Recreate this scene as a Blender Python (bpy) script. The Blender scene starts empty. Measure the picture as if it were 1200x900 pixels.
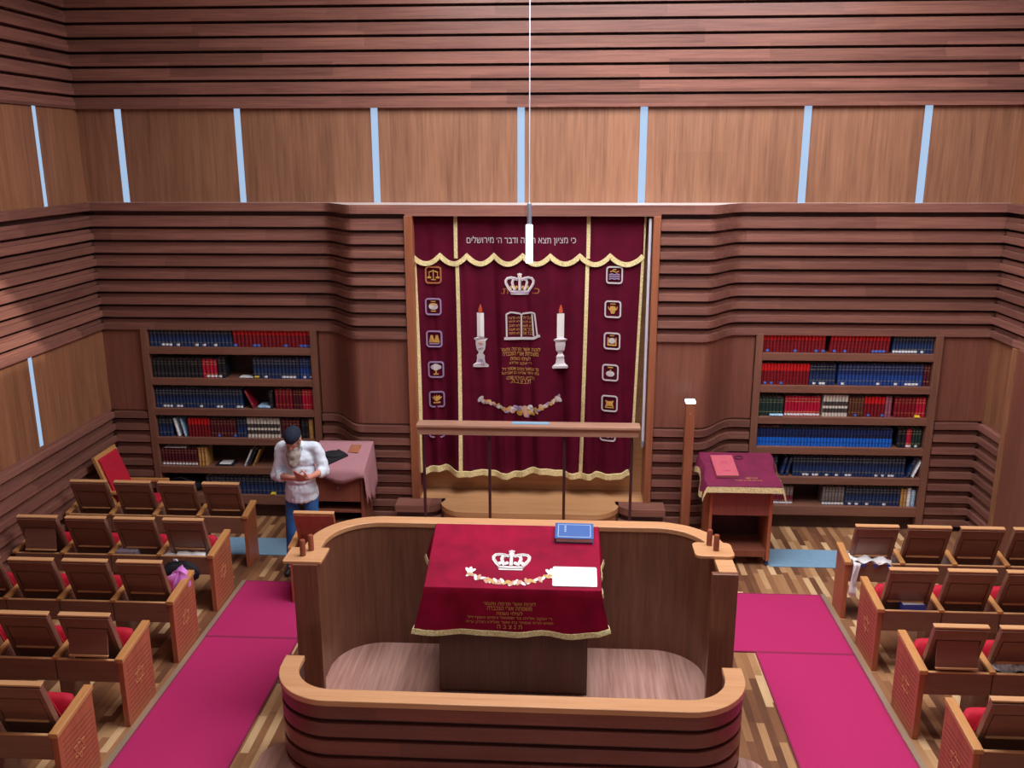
import bpy, math, random
from mathutils import Vector, Matrix
from mathutils.geometry import tessellate_polygon
random.seed(7)
S = bpy.context.scene
COL = S.collection
PI = math.pi

# ------------------------------------------------------------------ materials
def lin(r, g, b):
    f = lambda c: (c/255/12.92) if c/255 <= .04045 else ((c/255+.055)/1.055)**2.4
    return (f(r), f(g), f(b), 1)

def newmat(name):
    m = bpy.data.materials.new(name); m.use_nodes = True
    nt = m.node_tree; b = nt.nodes['Principled BSDF']
    return m, nt, b

def plain(name, c, rough=.6, metal=0, sheen=0, emit=None, estr=1, noise=0, nscale=40, spec=None, bump=0):
    m, nt, b = newmat(name)
    b.inputs['Base Color'].default_value = c
    b.inputs['Roughness'].default_value = rough
    b.inputs['Metallic'].default_value = metal
    if spec is not None: b.inputs['Specular IOR Level'].default_value = spec
    if sheen:
        b.inputs['Sheen Weight'].default_value = sheen
        b.inputs['Sheen Roughness'].default_value = .4
        b.inputs['Sheen Tint'].default_value = (min(1, c[0]*3+.2), c[1]*3+.05, c[2]*3+.1, 1)
    if emit:
        b.inputs['Emission Color'].default_value = emit; b.inputs['Emission Strength'].default_value = estr
    if noise or bump:
        tc = nt.nodes.new('ShaderNodeTexCoord'); n = nt.nodes.new('ShaderNodeTexNoise')
        n.inputs['Scale'].default_value = nscale; n.inputs['Detail'].default_value = 4
        nt.links.new(tc.outputs['Object'], n.inputs['Vector'])
        if noise:
            r = nt.nodes.new('ShaderNodeValToRGB')
            r.color_ramp.elements[0].position = .3; r.color_ramp.elements[1].position = .7
            r.color_ramp.elements[0].color = tuple(x*(1-noise) for x in c[:3])+(1,)
            r.color_ramp.elements[1].color = tuple(min(1, x*(1+noise)) for x in c[:3])+(1,)
            nt.links.new(n.outputs['Fac'], r.inputs['Fac']); nt.links.new(r.outputs['Color'], b.inputs['Base Color'])
        if bump:
            bp = nt.nodes.new('ShaderNodeBump'); bp.inputs['Strength'].default_value = bump; bp.inputs['Distance'].default_value = .01
            nt.links.new(n.outputs['Fac'], bp.inputs['Height']); nt.links.new(bp.outputs['Normal'], b.inputs['Normal'])
    return m

def wood(name, dark, light, grain='Z', rough=.38, fine=14, world=False, boards=None, contrast=1.0, vary=.35, coat=0, tint=(.9, 1.15, 1.75)):
    """grain streaks run along axis `grain`; boards=(axis pitch dict) gives each board its own tone"""
    dark, light = [(c[0]*tint[0], c[1]*tint[1], c[2]*tint[2], 1) for c in (dark, light)]
    m, nt, b = newmat(name); N = nt.nodes.new; L = nt.links.new
    if world:
        src = N('ShaderNodeNewGeometry').outputs['Position']
    else:
        src = N('ShaderNodeTexCoord').outputs['Object']
    mp = N('ShaderNodeMapping'); L(src, mp.inputs['Vector'])
    sc = [fine, fine, fine]; sc['XYZ'.index(grain)] = fine*.06
    mp.inputs['Scale'].default_value = sc
    n1 = N('ShaderNodeTexNoise'); n1.inputs['Scale'].default_value = 1; n1.inputs['Detail'].default_value = 6
    n1.inputs['Roughness'].default_value = .6; n1.inputs['Distortion'].default_value = .6
    L(mp.outputs['Vector'], n1.inputs['Vector'])
    mp2 = N('ShaderNodeMapping'); L(src, mp2.inputs['Vector'])
    sc2 = [fine*6]*3; sc2['XYZ'.index(grain)] = fine*.25
    mp2.inputs['Scale'].default_value = sc2
    n2 = N('ShaderNodeTexNoise'); n2.inputs['Scale'].default_value = 1; n2.inputs['Detail'].default_value = 3
    L(mp2.outputs['Vector'], n2.inputs['Vector'])
    mx = N('ShaderNodeMath'); mx.operation = 'MULTIPLY_ADD'; L(n2.outputs['Fac'], mx.inputs[0]); mx.inputs[1].default_value = .45
    ad = N('ShaderNodeMath'); ad.operation = 'MULTIPLY'; L(n1.outputs['Fac'], ad.inputs[0]); ad.inputs[1].default_value = .6
    L(ad.outputs[0], mx.inputs[2])
    r = N('ShaderNodeValToRGB'); r.color_ramp.elements[0].position = .52-.22/contrast; r.color_ramp.elements[1].position = .52+.22/contrast
    r.color_ramp.elements[0].color = dark; r.color_ramp.elements[1].color = light
    L(mx.outputs[0], r.inputs['Fac'])
    out = r.outputs['Color']
    if boards:
        # boards = (axis of pitch, pitch, offset, axis of length, length)
        a, pitch, off, la, ln = boards
        sp = N('ShaderNodeSeparateXYZ'); L(src, sp.inputs[0])
        f1 = N('ShaderNodeMath'); f1.operation = 'SUBTRACT'; L(sp.outputs[a], f1.inputs[0]); f1.inputs[1].default_value = off
        f2 = N('ShaderNodeMath'); f2.operation = 'DIVIDE'; L(f1.outputs[0], f2.inputs[0]); f2.inputs[1].default_value = pitch
        f3 = N('ShaderNodeMath'); f3.operation = 'FLOOR'; L(f2.outputs[0], f3.inputs[0])
        wn = N('ShaderNodeTexWhiteNoise'); wn.noise_dimensions = '1D'; L(f3.outputs[0], wn.inputs['W'])
        g1 = N('ShaderNodeMath'); g1.operation = 'MULTIPLY_ADD'; L(wn.outputs['Value'], g1.inputs[0]); g1.inputs[1].default_value = ln
        L(sp.outputs[la], g1.inputs[2])
        g2 = N('ShaderNodeMath'); g2.operation = 'DIVIDE'; L(g1.outputs[0], g2.inputs[0]); g2.inputs[1].default_value = ln
        g3 = N('ShaderNodeMath'); g3.operation = 'FLOOR'; L(g2.outputs[0], g3.inputs[0])
        cb = N('ShaderNodeCombineXYZ'); L(f3.outputs[0], cb.inputs[0]); L(g3.outputs[0], cb.inputs[1])
        w2 = N('ShaderNodeTexWhiteNoise'); w2.noise_dimensions = '2D'; L(cb.outputs[0], w2.inputs['Vector'])
        mr = N('ShaderNodeMapRange'); L(w2.outputs['Value'], mr.inputs['Value'])
        mr.inputs['To Min'].default_value = 1-vary; mr.inputs['To Max'].default_value = 1+vary
        hs = N('ShaderNodeHueSaturation'); L(out, hs.inputs['Color']); L(mr.outputs[0], hs.inputs['Value'])
        out = hs.outputs['Color']
    L(out, b.inputs['Base Color'])
    b.inputs['Roughness'].default_value = rough
    if coat: b.inputs['Coat Weight'].default_value = coat; b.inputs['Coat Roughness'].default_value = .15
    return m

def parquet(name):
    m, nt, b = newmat(name); N = nt.nodes.new; L = nt.links.new
    src = N('ShaderNodeNewGeometry').outputs['Position']
    sp = N('ShaderNodeSeparateXYZ'); L(src, sp.inputs[0])
    def mth(op, a, bv, c=None):
        n = N('ShaderNodeMath'); n.operation = op
        for i, v in enumerate((a, bv, c)):
            if v is None: continue
            if isinstance(v, (int, float)): n.inputs[i].default_value = v
            else: L(v, n.inputs[i])
        return n.outputs[0]
    row = mth('FLOOR', mth('DIVIDE', sp.outputs[0], .066), 0)
    wn = N('ShaderNodeTexWhiteNoise'); wn.noise_dimensions = '1D'; L(row, wn.inputs['W'])
    idx = mth('FLOOR', mth('DIVIDE', mth('MULTIPLY_ADD', wn.outputs['Value'], 1.3, sp.outputs[1]), .48), 0)
    cb = N('ShaderNodeCombineXYZ'); L(row, cb.inputs[0]); L(idx, cb.inputs[1])
    w2 = N('ShaderNodeTexWhiteNoise'); w2.noise_dimensions = '2D'; L(cb.outputs[0], w2.inputs['Vector'])
    r = N('ShaderNodeValToRGB'); e = r.color_ramp.elements
    e[0].position = 0; e[0].color = lin(106, 70, 52); e[1].position = 1; e[1].color = lin(226, 192, 146)
    for p, c in ((.3, lin(130, 88, 62)), (.55, lin(158, 112, 78)), (.8, lin(186, 142, 100))):
        x = e.new(p); x.color = c
    L(w2.outputs['Value'], r.inputs['Fac'])
    mp = N('ShaderNodeMapping'); L(src, mp.inputs['Vector']); mp.inputs['Scale'].default_value = (60, 4, 1)
    n = N('ShaderNodeTexNoise'); n.inputs['Scale'].default_value = 1; n.inputs['Detail'].default_value = 4; L(mp.outputs[0], n.inputs['Vector'])
    mr = N('ShaderNodeMapRange'); L(n.outputs['Fac'], mr.inputs['Value']); mr.inputs['To Min'].default_value = .75; mr.inputs['To Max'].default_value = 1.25
    hs = N('ShaderNodeHueSaturation'); L(r.outputs['Color'], hs.inputs['Color']); L(mr.outputs[0], hs.inputs['Value'])
    L(hs.outputs['Color'], b.inputs['Base Color']); b.inputs['Roughness'].default_value = .36; b.inputs['Specular IOR Level'].default_value = .3
    return m

M = {}
M['panel'] = wood('panel wood', lin(120, 72, 46), lin(170, 110, 72), 'Z', .42, 9, True, (0, .62, 0, 2, 40), 1.1, .08, tint=(.92, 1.12, 1.5))
M['panel_side'] = wood('side panel wood', lin(120, 72, 46), lin(170, 110, 72), 'Z', .42, 9, True, (1, .62, 0, 2, 40), 1.1, .08, tint=(.95, 1.08, 1.3))
SLAT0 = 4.03-.158*40
M['slat'] = wood('slat wood', lin(112, 63, 46), lin(156, 95, 66), 'X', .27, 9, True, (2, .158, SLAT0+.0005, 0, 1.9), 1.0, .22)
M['slat_side'] = wood('side slat wood', lin(112, 63, 46), lin(156, 95, 66), 'Y', .27, 9, True, (2, .158, SLAT0+.0005, 1, 1.9), 1.0, .22)
M['ledge'] = plain('painted skylit ledge top', lin(206, 196, 194), .4, noise=.06, nscale=9)  # skylight along the ledge top, painted in as a pale colour
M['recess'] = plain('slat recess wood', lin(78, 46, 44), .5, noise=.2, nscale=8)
M['low_panel'] = wood('low panel wood', lin(112, 62, 44), lin(142, 84, 58), 'Z', .42, 9, True, None, 1.0, tint=(.95, 1.06, 1.4))
M['case'] = wood('bookcase wood', lin(112, 66, 46), lin(146, 92, 64), 'X', .4, 10, tint=(.92, 1.08, 1.45))
M['bar'] = wood('bar wood', lin(150, 104, 80), lin(196, 148, 118), 'X', .3, 10, tint=(1, 1.05, 1.2))
M['case_side'] = wood('bookcase side wood', lin(112, 66, 46), lin(146, 92, 64), 'Z', .4, 10, tint=(.92, 1.08, 1.45))
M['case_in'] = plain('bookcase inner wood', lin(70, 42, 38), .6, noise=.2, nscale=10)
M['bench'] = wood('bench wood', lin(116, 75, 52), lin(152, 104, 74), 'X', .38, 12, contrast=.8, tint=(1, 1.06, 1.4))
M['bench_end'] = wood('bench end wood', lin(156, 84, 50), lin(190, 110, 68), 'Z', .4, 12, tint=(1, 1.03, 1.25))
M['bench_lip'] = wood('bench edge wood', lin(196, 138, 84), lin(222, 168, 110), 'X', .35, 14, tint=(1, 1.03, 1.25))
M['bench_cap'] = wood('bench cap wood', lin(184, 122, 64), lin(212, 152, 88), 'Y', .35, 14, tint=(1, 1.03, 1.25))
M['carve'] = plain('carved pale wood', lin(200, 132, 90), .6)
M['groove'] = plain('carved groove wood', lin(112, 56, 34), .7)
M['walnut'] = wood('bimah walnut', lin(96, 58, 40), lin(140, 90, 62), 'Z', .32, 12, contrast=1.1, tint=(1, 1.03, 1.25))
M['walnut_dark'] = wood('table walnut', lin(76, 46, 34), lin(106, 66, 48), 'Z', .35, 12, tint=(1, 1.03, 1.25))
M['rosewood'] = wood('bimah board wood', lin(98, 46, 38), lin(130, 66, 50), 'X', .32, 8, True, (2, .15, .01, 0, 1.3), 1.0, .15, tint=(1, 1, 1.1))
M['rail'] = wood('pale rail wood', lin(186, 130, 84), lin(216, 162, 112), 'X', .22, 10, contrast=.8, tint=(1, 1.04, 1.2))
M['veneer'] = wood('veneer floor', lin(150, 106, 94), lin(208, 164, 150), 'Y', .25, 7, contrast=1.2, tint=(1, 1, 1))
M['light_wood'] = wood('light ark wood', lin(190, 136, 84), lin(220, 168, 112), 'X', .22, 6, tint=(1, 1.03, 1.25))
M['post_wood'] = wood('post wood', lin(132, 74, 46), lin(168, 102, 64), 'Z', .4, 12, tint=(1, 1.03, 1.25))
M['reddish'] = wood('reddish cabinet wood', lin(122, 66, 46), lin(150, 86, 60), 'Z', .4, 10, contrast=.8, tint=(1, 1.03, 1.25))
M['velvet'] = plain('burgundy velvet', lin(84, 4, 34), .75, sheen=.06, noise=.15, nscale=5, spec=.15)
M['velvet_table'] = plain('crimson velvet', lin(138, 5, 46), .75, sheen=.08, noise=.22, nscale=6, spec=.15)
M['plum'] = plain('plum velvet', lin(112, 14, 60), .8, sheen=.12, noise=.18, nscale=8)
M['gold'] = plain('gold fringe', lin(226, 208, 152), .6, noise=.3, nscale=70, bump=.5)
M['goldthread'] = plain('gold thread', lin(196, 150, 76), .45, noise=.2, nscale=60)
M['whitethread'] = plain('white thread', lin(232, 226, 224), .6)
M['greythread'] = plain('silver thread', lin(196, 186, 190), .5)
M['lilacthread'] = plain('lilac thread', lin(156, 130, 168), .5)
M['pinkthread'] = plain('rose thread', lin(198, 150, 128), .5)
M['flame'] = plain('flame thread', lin(196, 84, 50), .5)
M['copper'] = plain('copper thread', lin(170, 104, 62), .45)
M['carpet'] = plain('magenta carpet', lin(184, 48, 104), .95, noise=.10, nscale=160, spec=.1, bump=.3)
M['carpet_edge'] = plain('carpet edge binding', lin(150, 34, 82), .9)
M['red'] = plain('red upholstery', lin(190, 14, 46), .8, sheen=.3, noise=.12, nscale=30)
M['mat'] = plain('blue mat', lin(134, 172, 200), .5, noise=.06, nscale=20)
M['floor'] = parquet('parquet floor')
M['strip'] = plain('aluminium floor strip', lin(176, 150, 128), .4, metal=.3)
M['slit'] = plain('daylight slit', lin(60, 70, 80), .5, emit=(.42, .60, .86, 1), estr=.85)
M['tube'] = plain('lit lamp tube', lin(255, 255, 255), .3, emit=(.93, .97, 1, 1), estr=2.4)
M['steel'] = plain('brushed steel', lin(190, 200, 220), .3, metal=.8)
M['wire'] = plain('lamp cord', lin(215, 215, 225), .4, metal=.4)
M['rodwhite'] = plain('pale rod', lin(215, 215, 230), .35)
M['black'] = plain('black cloth', lin(22, 20, 28), .8)
M['rubber'] = plain('black rubber', lin(28, 26, 30), .5)
M['blue_knob'] = plain('blue caster', lin(40, 90, 150), .4)
M['mauve'] = plain('mauve cloth', lin(176, 124, 132), .9, noise=.06, nscale=60)
M['pages'] = plain('paper pages', lin(222, 212, 192), .8)
M['paper'] = plain('white paper', lin(250, 250, 252), .6)
M['wallpaint'] = plain('ceiling paint', lin(225, 222, 215), .9)
M['dark_metal'] = plain('dark plum metal', lin(86, 52, 62), .3, metal=.4)
M['peg'] = wood('peg wood', lin(128, 62, 40), lin(156, 84, 54), 'Z', .35, 20, tint=(1, 1.03, 1.25))
# cloth & skin
M['shirt'] = plain('pale blue shirt', lin(222, 232, 246), .8, noise=.05, nscale=14, bump=.15)
M['jeans'] = plain('blue denim', lin(48, 104, 168), .85, noise=.22, nscale=9)
M['skin'] = plain('skin', lin(206, 140, 122), .5)
M['beard'] = plain('grey beard hair', lin(158, 146, 138), .9, noise=.25, nscale=50, bump=.5)
M['cap'] = plain('dark blue knit cap', lin(24, 34, 54), .9, noise=.2, nscale=60, bump=.3)
M['shoe'] = plain('dark shoe leather', lin(40, 34, 34), .5)
M['button'] = plain('shirt button', lin(240, 240, 240), .4)
M['eye'] = plain('eye white', lin(235, 230, 225), .3)
M['lip'] = plain('lips', lin(168, 92, 88), .5)
M['belt'] = plain('belt leather', lin(30, 26, 28), .5)

# ------------------------------------------------------------------ mesh builder
class MB:
    def __init__(s): s.v = []; s.f = []; s.m = []
    def add(s, vs, fs, mat=0):
        o = len(s.v); s.v += [tuple(v) for v in vs]
        for f in fs: s.f.append([i+o for i in f]); s.m.append(mat)
        return s
    def box(s, x0, x1, y0, y1, z0, z1, mat=0):
        vs = [(x, y, z) for z in (z0, z1) for y in (y0, y1) for x in (x0, x1)]
        return s.add(vs, [(0, 2, 3, 1), (4, 5, 7, 6), (0, 1, 5, 4), (2, 6, 7, 3), (0, 4, 6, 2), (1, 3, 7, 5)], mat)
    def prism(s, poly, a0, a1, ax=0, mat=0):
        """poly: 2d points in the two other axes (cyclic order y,z / x,z / x,y)"""
        n = len(poly)
        def P(p, a):
            return (a, p[0], p[1]) if ax == 0 else ((p[0], a, p[1]) if ax == 1 else (p[0], p[1], a))
        vs = [P(p, a0) for p in poly]+[P(p, a1) for p in poly]
        fs = [tuple(range(n))[::-1], tuple(range(n, 2*n))]+[(i, (i+1) % n, n+(i+1) % n, n+i) for i in range(n)]
        return s.add(vs, fs, mat)
    def tube(s, pts, r, n=8, mat=0, cap=True):
        pts = [Vector(p) for p in pts]; rs = r if isinstance(r, (list, tuple)) else [r]*len(pts)
        vs = []; fs = []
        for i, p in enumerate(pts):
            t = (pts[min(i+1, len(pts)-1)]-pts[max(i-1, 0)]).normalized()
            a = Vector((0, 0, 1)) if abs(t.z) < .9 else Vector((1, 0, 0))
            u = t.cross(a).normalized(); w = t.cross(u).normalized()
            for k in range(n):
                th = 2*PI*k/n; vs.append(p+(u*math.cos(th)+w*math.sin(th))*rs[i])
        for i in range(len(pts)-1):
            for k in range(n):
                fs.append((i*n+k, i*n+(k+1) % n, (i+1)*n+(k+1) % n, (i+1)*n+k))
        if cap:
            fs.append(tuple(range(n))[::-1]); fs.append(tuple(range((len(pts)-1)*n, len(pts)*n)))
        return s.add(vs, fs, mat)
    def lathe(s, prof, c=(0, 0, 0), n=16, mat=0):
        vs = []; fs = []
        for r, z in prof:
            for k in range(n):
                th = 2*PI*k/n; vs.append((c[0]+r*math.cos(th), c[1]+r*math.sin(th), c[2]+z))
        for i in range(len(prof)-1):
            for k in range(n): fs.append((i*n+k, i*n+(k+1) % n, (i+1)*n+(k+1) % n, (i+1)*n+k))
        fs.append(tuple(range(n))[::-1]); fs.append(tuple(range((len(prof)-1)*n, len(prof)*n)))
        return s.add(vs, fs, mat)
    def ell(s, c, r, rot=None, n=14, mat=0):
        vs = []; fs = []; h = n//2+1
        R = rot or Matrix.Identity(3)
        for i in range(h+1):
            ph = PI*i/h
            for k in range(n):
                th = 2*PI*k/n
                p = Vector((r[0]*math.sin(ph)*math.cos(th), r[1]*math.sin(ph)*math.sin(th), r[2]*math.cos(ph)))
                vs.append(Vector(c)+R @ p)
        for i in range(h):
            for k in range(n): fs.append((i*n+k, (i+1)*n+k, (i+1)*n+(k+1) % n, i*n+(k+1) % n))
        return s.add(vs, fs, mat)
    def cap(s, p0, r0, p1, r1, n=12, mat=0):
        p0 = Vector(p0); p1 = Vector(p1); d = (p1-p0).normalized()
        pts = []; rs = []
        for a in (-85, -60, -35, -10): pts.append(p0+d*r0*math.sin(math.radians(a))); rs.append(r0*math.cos(math.radians(a)))
        for a in (10, 35, 60, 85): pts.append(p1+d*r1*math.sin(math.radians(a))); rs.append(r1*math.cos(math.radians(a)))
        return s.tube(pts, rs, n, mat)
    def grid(s, P, mat=0, closed=False):
        """P: rows of points"""
        R = len(P); Cn = len(P[0]); vs = [p for row in P for p in row]; fs = []
        for i in range(R-1):
            for j in range(Cn-(0 if closed else 1)):
                fs.append((i*Cn+j, i*Cn+(j+1) % Cn, (i+1)*Cn+(j+1) % Cn, (i+1)*Cn+j))
        return s.add(vs, fs, mat)
    def mirror_x(s, c):
        s.v = [(2*c-x, y, z) for x, y, z in s.v]; s.f = [f[::-1] for f in s.f]; return s
    def build(s, name, mats, parent=None, smooth=None, bevel=0, loc=None):
        me = bpy.data.meshes.new(name); me.from_pydata(s.v, [], s.f); me.validate()
        if not isinstance(mats, (list, tuple)): mats = [mats]
        for m in mats: me.materials.append(M[m])
        if len(me.polygons) == len(s.m):
            me.polygons.foreach_set('material_index', s.m)
        import bmesh
        bm = bmesh.new(); bm.from_mesh(me); bmesh.ops.recalc_face_normals(bm, faces=bm.faces); bm.to_mesh(me); bm.free()
        o = bpy.data.objects.new(name, me); COL.objects.link(o)
        if smooth:
            me.polygons.foreach_set('use_smooth', [True]*len(me.polygons))
            me.set_sharp_from_angle(angle=math.radians(smooth))
        if bevel:
            b = o.modifiers.new('bevel', 'BEVEL'); b.width = bevel; b.segments = 2; b.limit_method = 'ANGLE'; b.angle_limit = math.radians(50)
        if parent: o.parent = parent
        if loc: o.location = loc
        return o

def tag(o, label, cat, group=None):
    o['label'] = label; o['category'] = cat
    if group: o['group'] = group
    return o
def thing(name, label, cat, loc=(0, 0, 0), rz=0, group=None):
    o = bpy.data.objects.new(name, None); COL.objects.link(o); o.location = loc; o.rotation_euler.z = rz
    o.empty_display_size = .1
    return tag(o, label, cat, group)
def struct(o): o['kind'] = 'structure'; return o
def copy_tree(o, parent=None):
    c = o.copy(); COL.objects.link(c)
    if parent: c.parent = parent
    for ch in list(o.children): copy_tree(ch, c)
    return c

ORD = ['zeroth','first','second','third','fourth','fifth','sixth','seventh','eighth','ninth','tenth','eleventh','twelfth','thirteenth','fourteenth','fifteenth','sixteenth','seventeenth','eighteenth','nineteenth']
TENS = {2: 'twent', 3: 'thirt', 4: 'fort', 5: 'fift'}
def ordinal(n):
    if n < 20: return ORD[n]
    t, u = divmod(n, 10)
    return TENS[t]+'ieth' if u == 0 else TENS[t]+'y-'+ORD[u]

# ------------------------------------------------------------------ text to mesh
def text_mesh(mb, txt, cx, cz, width, height, place, mat=0, rtl=True, depth=.004):
    """lays the word shapes out centred at (cx,cz); place(x,z,d) gives the 3d point"""
    c = bpy.data.curves.new('t', 'FONT'); c.body = txt[::-1] if rtl else txt; c.resolution_u = 3; c.fill_mode = 'NONE'
    o = bpy.data.objects.new('t', c); COL.objects.link(o)
    dg = bpy.context.evaluated_depsgraph_get(); dg.update()
    me = bpy.data.meshes.new_from_object(o.evaluated_get(dg))
    bpy.data.objects.remove(o); bpy.data.curves.remove(c)
    nb = {}
    for e in me.edges:
        a, b = e.vertices; nb.setdefault(a, []).append(b); nb.setdefault(b, []).append(a)
    co = [(v.co.x, v.co.y) for v in me.vertices]; bpy.data.meshes.remove(me)
    seen = set(); loops = []
    for v0 in nb:
        if v0 in seen: continue
        lp = [v0]; seen.add(v0); cur_ = v0
        while True:
            nx = [w for w in nb[cur_] if w not in seen]
            if not nx: break
            cur_ = nx[0]; seen.add(cur_); lp.append(cur_)
        P = [co[k] for k in lp]
        Q = [P[0]]
        for p in P[1:]:
            if math.hypot(p[0]-Q[-1][0], p[1]-Q[-1][1]) > 1e-5: Q.append(p)
        if len(Q) > 2: loops.append(Q)
    if not loops: return
    area2 = lambda P: sum(P[k][0]*P[(k+1) % len(P)][1]-P[(k+1) % len(P)][0]*P[k][1] for k in range(len(P)))
    A_ = [area2(P) for P in loops]
    xs = [p[0] for P in loops for p in P]; ys = [p[1] for P in loops for p in P]
    x0, x1, y0, y1 = min(xs), max(xs), min(ys), max(ys)
    sx = width/max(1e-6, x1-x0); sz = height/max(1e-6, y1-y0)
    def inside(pt, P):
        r = False
        for k in range(len(P)):
            (ax, ay), (bx_, by) = P[k], P[k-1]
            if (ay > pt[1]) != (by > pt[1]) and pt[0] < (bx_-ax)*(pt[1]-ay)/(by-ay)+ax: r = not r
        return r
    # a contour lying wholly inside another one is a hole in it
    holes = {}
    for k, P in enumerate(loops):
        for q, Z in enumerate(loops):
            if q != k and abs(A_[q]) > abs(A_[k]) and A_[q]*A_[k] < 0 and all(inside(p, Z) for p in P): holes[k] = q; break
    for k, P in enumerate(loops):
        if k in holes: continue
        polys = [P]+[loops[h] for h in holes if holes[h] == k]
        flat = [p for Q in polys for p in Q]
        tris = tessellate_polygon([[Vector((p[0], p[1], 0)) for p in Q] for Q in polys])
        mb.add([place(cx+(p[0]-(x0+x1)/2)*sx, cz+(p[1]-(y0+y1)/2)*sz, depth) for p in flat], [tuple(t) for t in tris], mat)

# ------------------------------------------------------------------ room
XL, XR, YB, YF = -5.735, 5.08, 10.70, 10.25
ZT = 4.03; PITCH = .158; CEIL = 7.2; YN = -1.0
CX = -.37

def srange(x0, x1, y0, y1, n=14):
    return [(x0+(x1-x0)*i/n, y0+(y1-y0)*(.5-.5*math.cos(PI*i/n))) for i in range(n+1)]
pathL_full = [(XL-.05, YB)]+srange(-2.86, -2.40, YB, YF)+[(-1.80, YF)]
pathR_full = [(1.09, YF)]+srange(1.62, 2.10, YF, YB)+[(XR+.05, YB)]
pathL_low = srange(-2.86, -2.40, YB, YF)
pathL_low = [(-3.0, YB)]+pathL_low+[(-1.80, YF)]
pathR_low = [(1.09, YF)]+srange(1.62, 2.10, YF, YB)+[(2.31, YB)]

def sweep(mb, path, off0, off1, z0, z1, mat=0):
    """solid between path+off0 and path+off1 (offset towards +Y), height z0..z1"""
    P = [[(x, y+off0, z0) for x, y in path], [(x, y+off0, z1) for x, y in path],
         [(x, y+off1, z1) for x, y in path], [(x, y+off1, z0) for x, y in path], [(x, y+off0, z0) for x, y in path]]
    mb.grid(P, mat)
    n = len(path); 
    for e in (0, n-1):
        x, y = path[e]
        mb.add([(x, y+off0, z0), (x, y+off0, z1), (x, y+off1, z1), (x, y+off1, z0)], [(0, 1, 2, 3)], mat)

def boards_on_path(mb, path, ztop, zbot, face=.088, first=None, depth=.095):
    k = 0
    while True:
        t = ztop-PITCH*k
        if t-face < zbot-.001: break
        if first and k == 0: sweep(mb, path, 0, depth+.02, t-first, t, 0)
        else:
            sweep(mb, path, 0, depth+.02, t-.126, t-.044, 0)
            sweep(mb, path, .052, depth+.02, t-.046, t, 0)
        k += 1
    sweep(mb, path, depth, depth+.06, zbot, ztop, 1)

mb = MB()
# upper panels between the light slits
slits = [(-5.282, -5.198), (-3.851, -3.775), (-2.241, -2.159), (-.542, -.458), (.857, .942), (2.689, 2.776), (4.014, 4.104)]
xs = [XL]+[v for p in slits for v in p]+[XR]
for i in range(0, len(xs), 2): mb.box(xs[i], xs[i+1], YB+.03, YB+.08, ZT-.06, 5.12, 2)
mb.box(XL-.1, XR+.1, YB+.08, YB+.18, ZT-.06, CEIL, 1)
# upper slat band
z = 5.10
while z < CEIL-.1:
    mb.box(XL, XR, YB-.035, YB+.06, z, z+.082, 0); mb.box(XL, XR, YB-.005, YB+.06, z+.080, z+.13, 0); z += PITCH
# ledge, curved slat band
for path in (pathL_full, pathR_full):
    boards_on_path(mb, path, ZT, 2.50, first=.10)
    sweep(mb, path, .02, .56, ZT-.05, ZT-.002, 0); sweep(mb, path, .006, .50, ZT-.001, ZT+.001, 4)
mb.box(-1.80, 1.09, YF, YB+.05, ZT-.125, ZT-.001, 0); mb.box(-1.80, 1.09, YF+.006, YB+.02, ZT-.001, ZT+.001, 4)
# middle plain band + lower slats
for path in (pathL_low, pathR_low, [(XL-.05, YB), (-5.243, YB)], [(4.517, YB), (XR+.05, YB)]):
    sweep(mb, path, .035, .09, 1.44, 2.54, 3)
    boards_on_path(mb, path, 1.46, .0)
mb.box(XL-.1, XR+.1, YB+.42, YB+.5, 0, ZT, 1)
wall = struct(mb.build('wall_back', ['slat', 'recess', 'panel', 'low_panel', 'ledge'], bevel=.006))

def side_wall(name, X, s, ylim, door=None):
    """s=+1: room lies towards +X from the wall plane"""
    mb = MB()
    X0 = X
    def bx(d0, d1, y0, y1, z0, z1, mat):
        a, b = X0+s*d0, X0+s*d1
        mb.box(min(a, b), max(a, b), y0, y1, z0, z1, mat)
    def band(z0, z1, cuts, mat):
        ys = [ylim[0]]+[v for p in cuts for v in p]+[ylim[1]]
        for i in range(0, len(ys), 2): bx(-.06, 0, ys[i], ys[i+1], z0, z1, mat)
    y1 = YB
    hi = [(-.3+i*1.62+.0, -.3+i*1.62+.085) for i in range(6)]+[(9.82, 9.905)]
    lo = [(1.2+i*2.6, 1.2+i*2.6+.085) for i in range(3)]+[(9.13, 9.215)] if s > 0 else []
    hi = [h for h in hi if h[0] > ylim[0]]; lo = [h for h in lo if h[0] > ylim[0]]
    band(ZT-.06, 5.10, hi, 2)
    band(1.44, 2.54, lo, 2)
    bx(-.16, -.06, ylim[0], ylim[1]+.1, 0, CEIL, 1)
    z = 5.10
    while z < CEIL-.1:
        bx(-.06, .035, ylim[0], ylim[1], z, z+.082, 0); bx(-.06, .005, ylim[0], ylim[1], z+.080, z+.13, 0); z += PITCH
    k = 0
    while ZT-PITCH*k > 2.55:
        t = ZT-PITCH*k
        if k == 0: bx(-.06, .05, ylim[0], ylim[1], t-.10, t, 0)
        else: bx(-.06, .05, ylim[0], ylim[1], t-.126, t-.044, 0); bx(-.06, -.002, ylim[0], ylim[1], t-.046, t, 0)
        k += 1
    k = 0; ya = door if door else ylim[0]
    while 1.46-PITCH*k > .09:
        t = 1.46-PITCH*k
        for p, q in [(ya, ylim[1])]+([(ylim[0], 8.90)] if door else []):
            bx(-.06, .05, p, q, t-.126, t-.044, 0); bx(-.06, -.002, p, q, t-.046, t, 0)
        k += 1
    w = struct(mb.build(name, ['slat_side', 'recess', 'panel_side'], bevel=.006))
    return hi, lo
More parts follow.
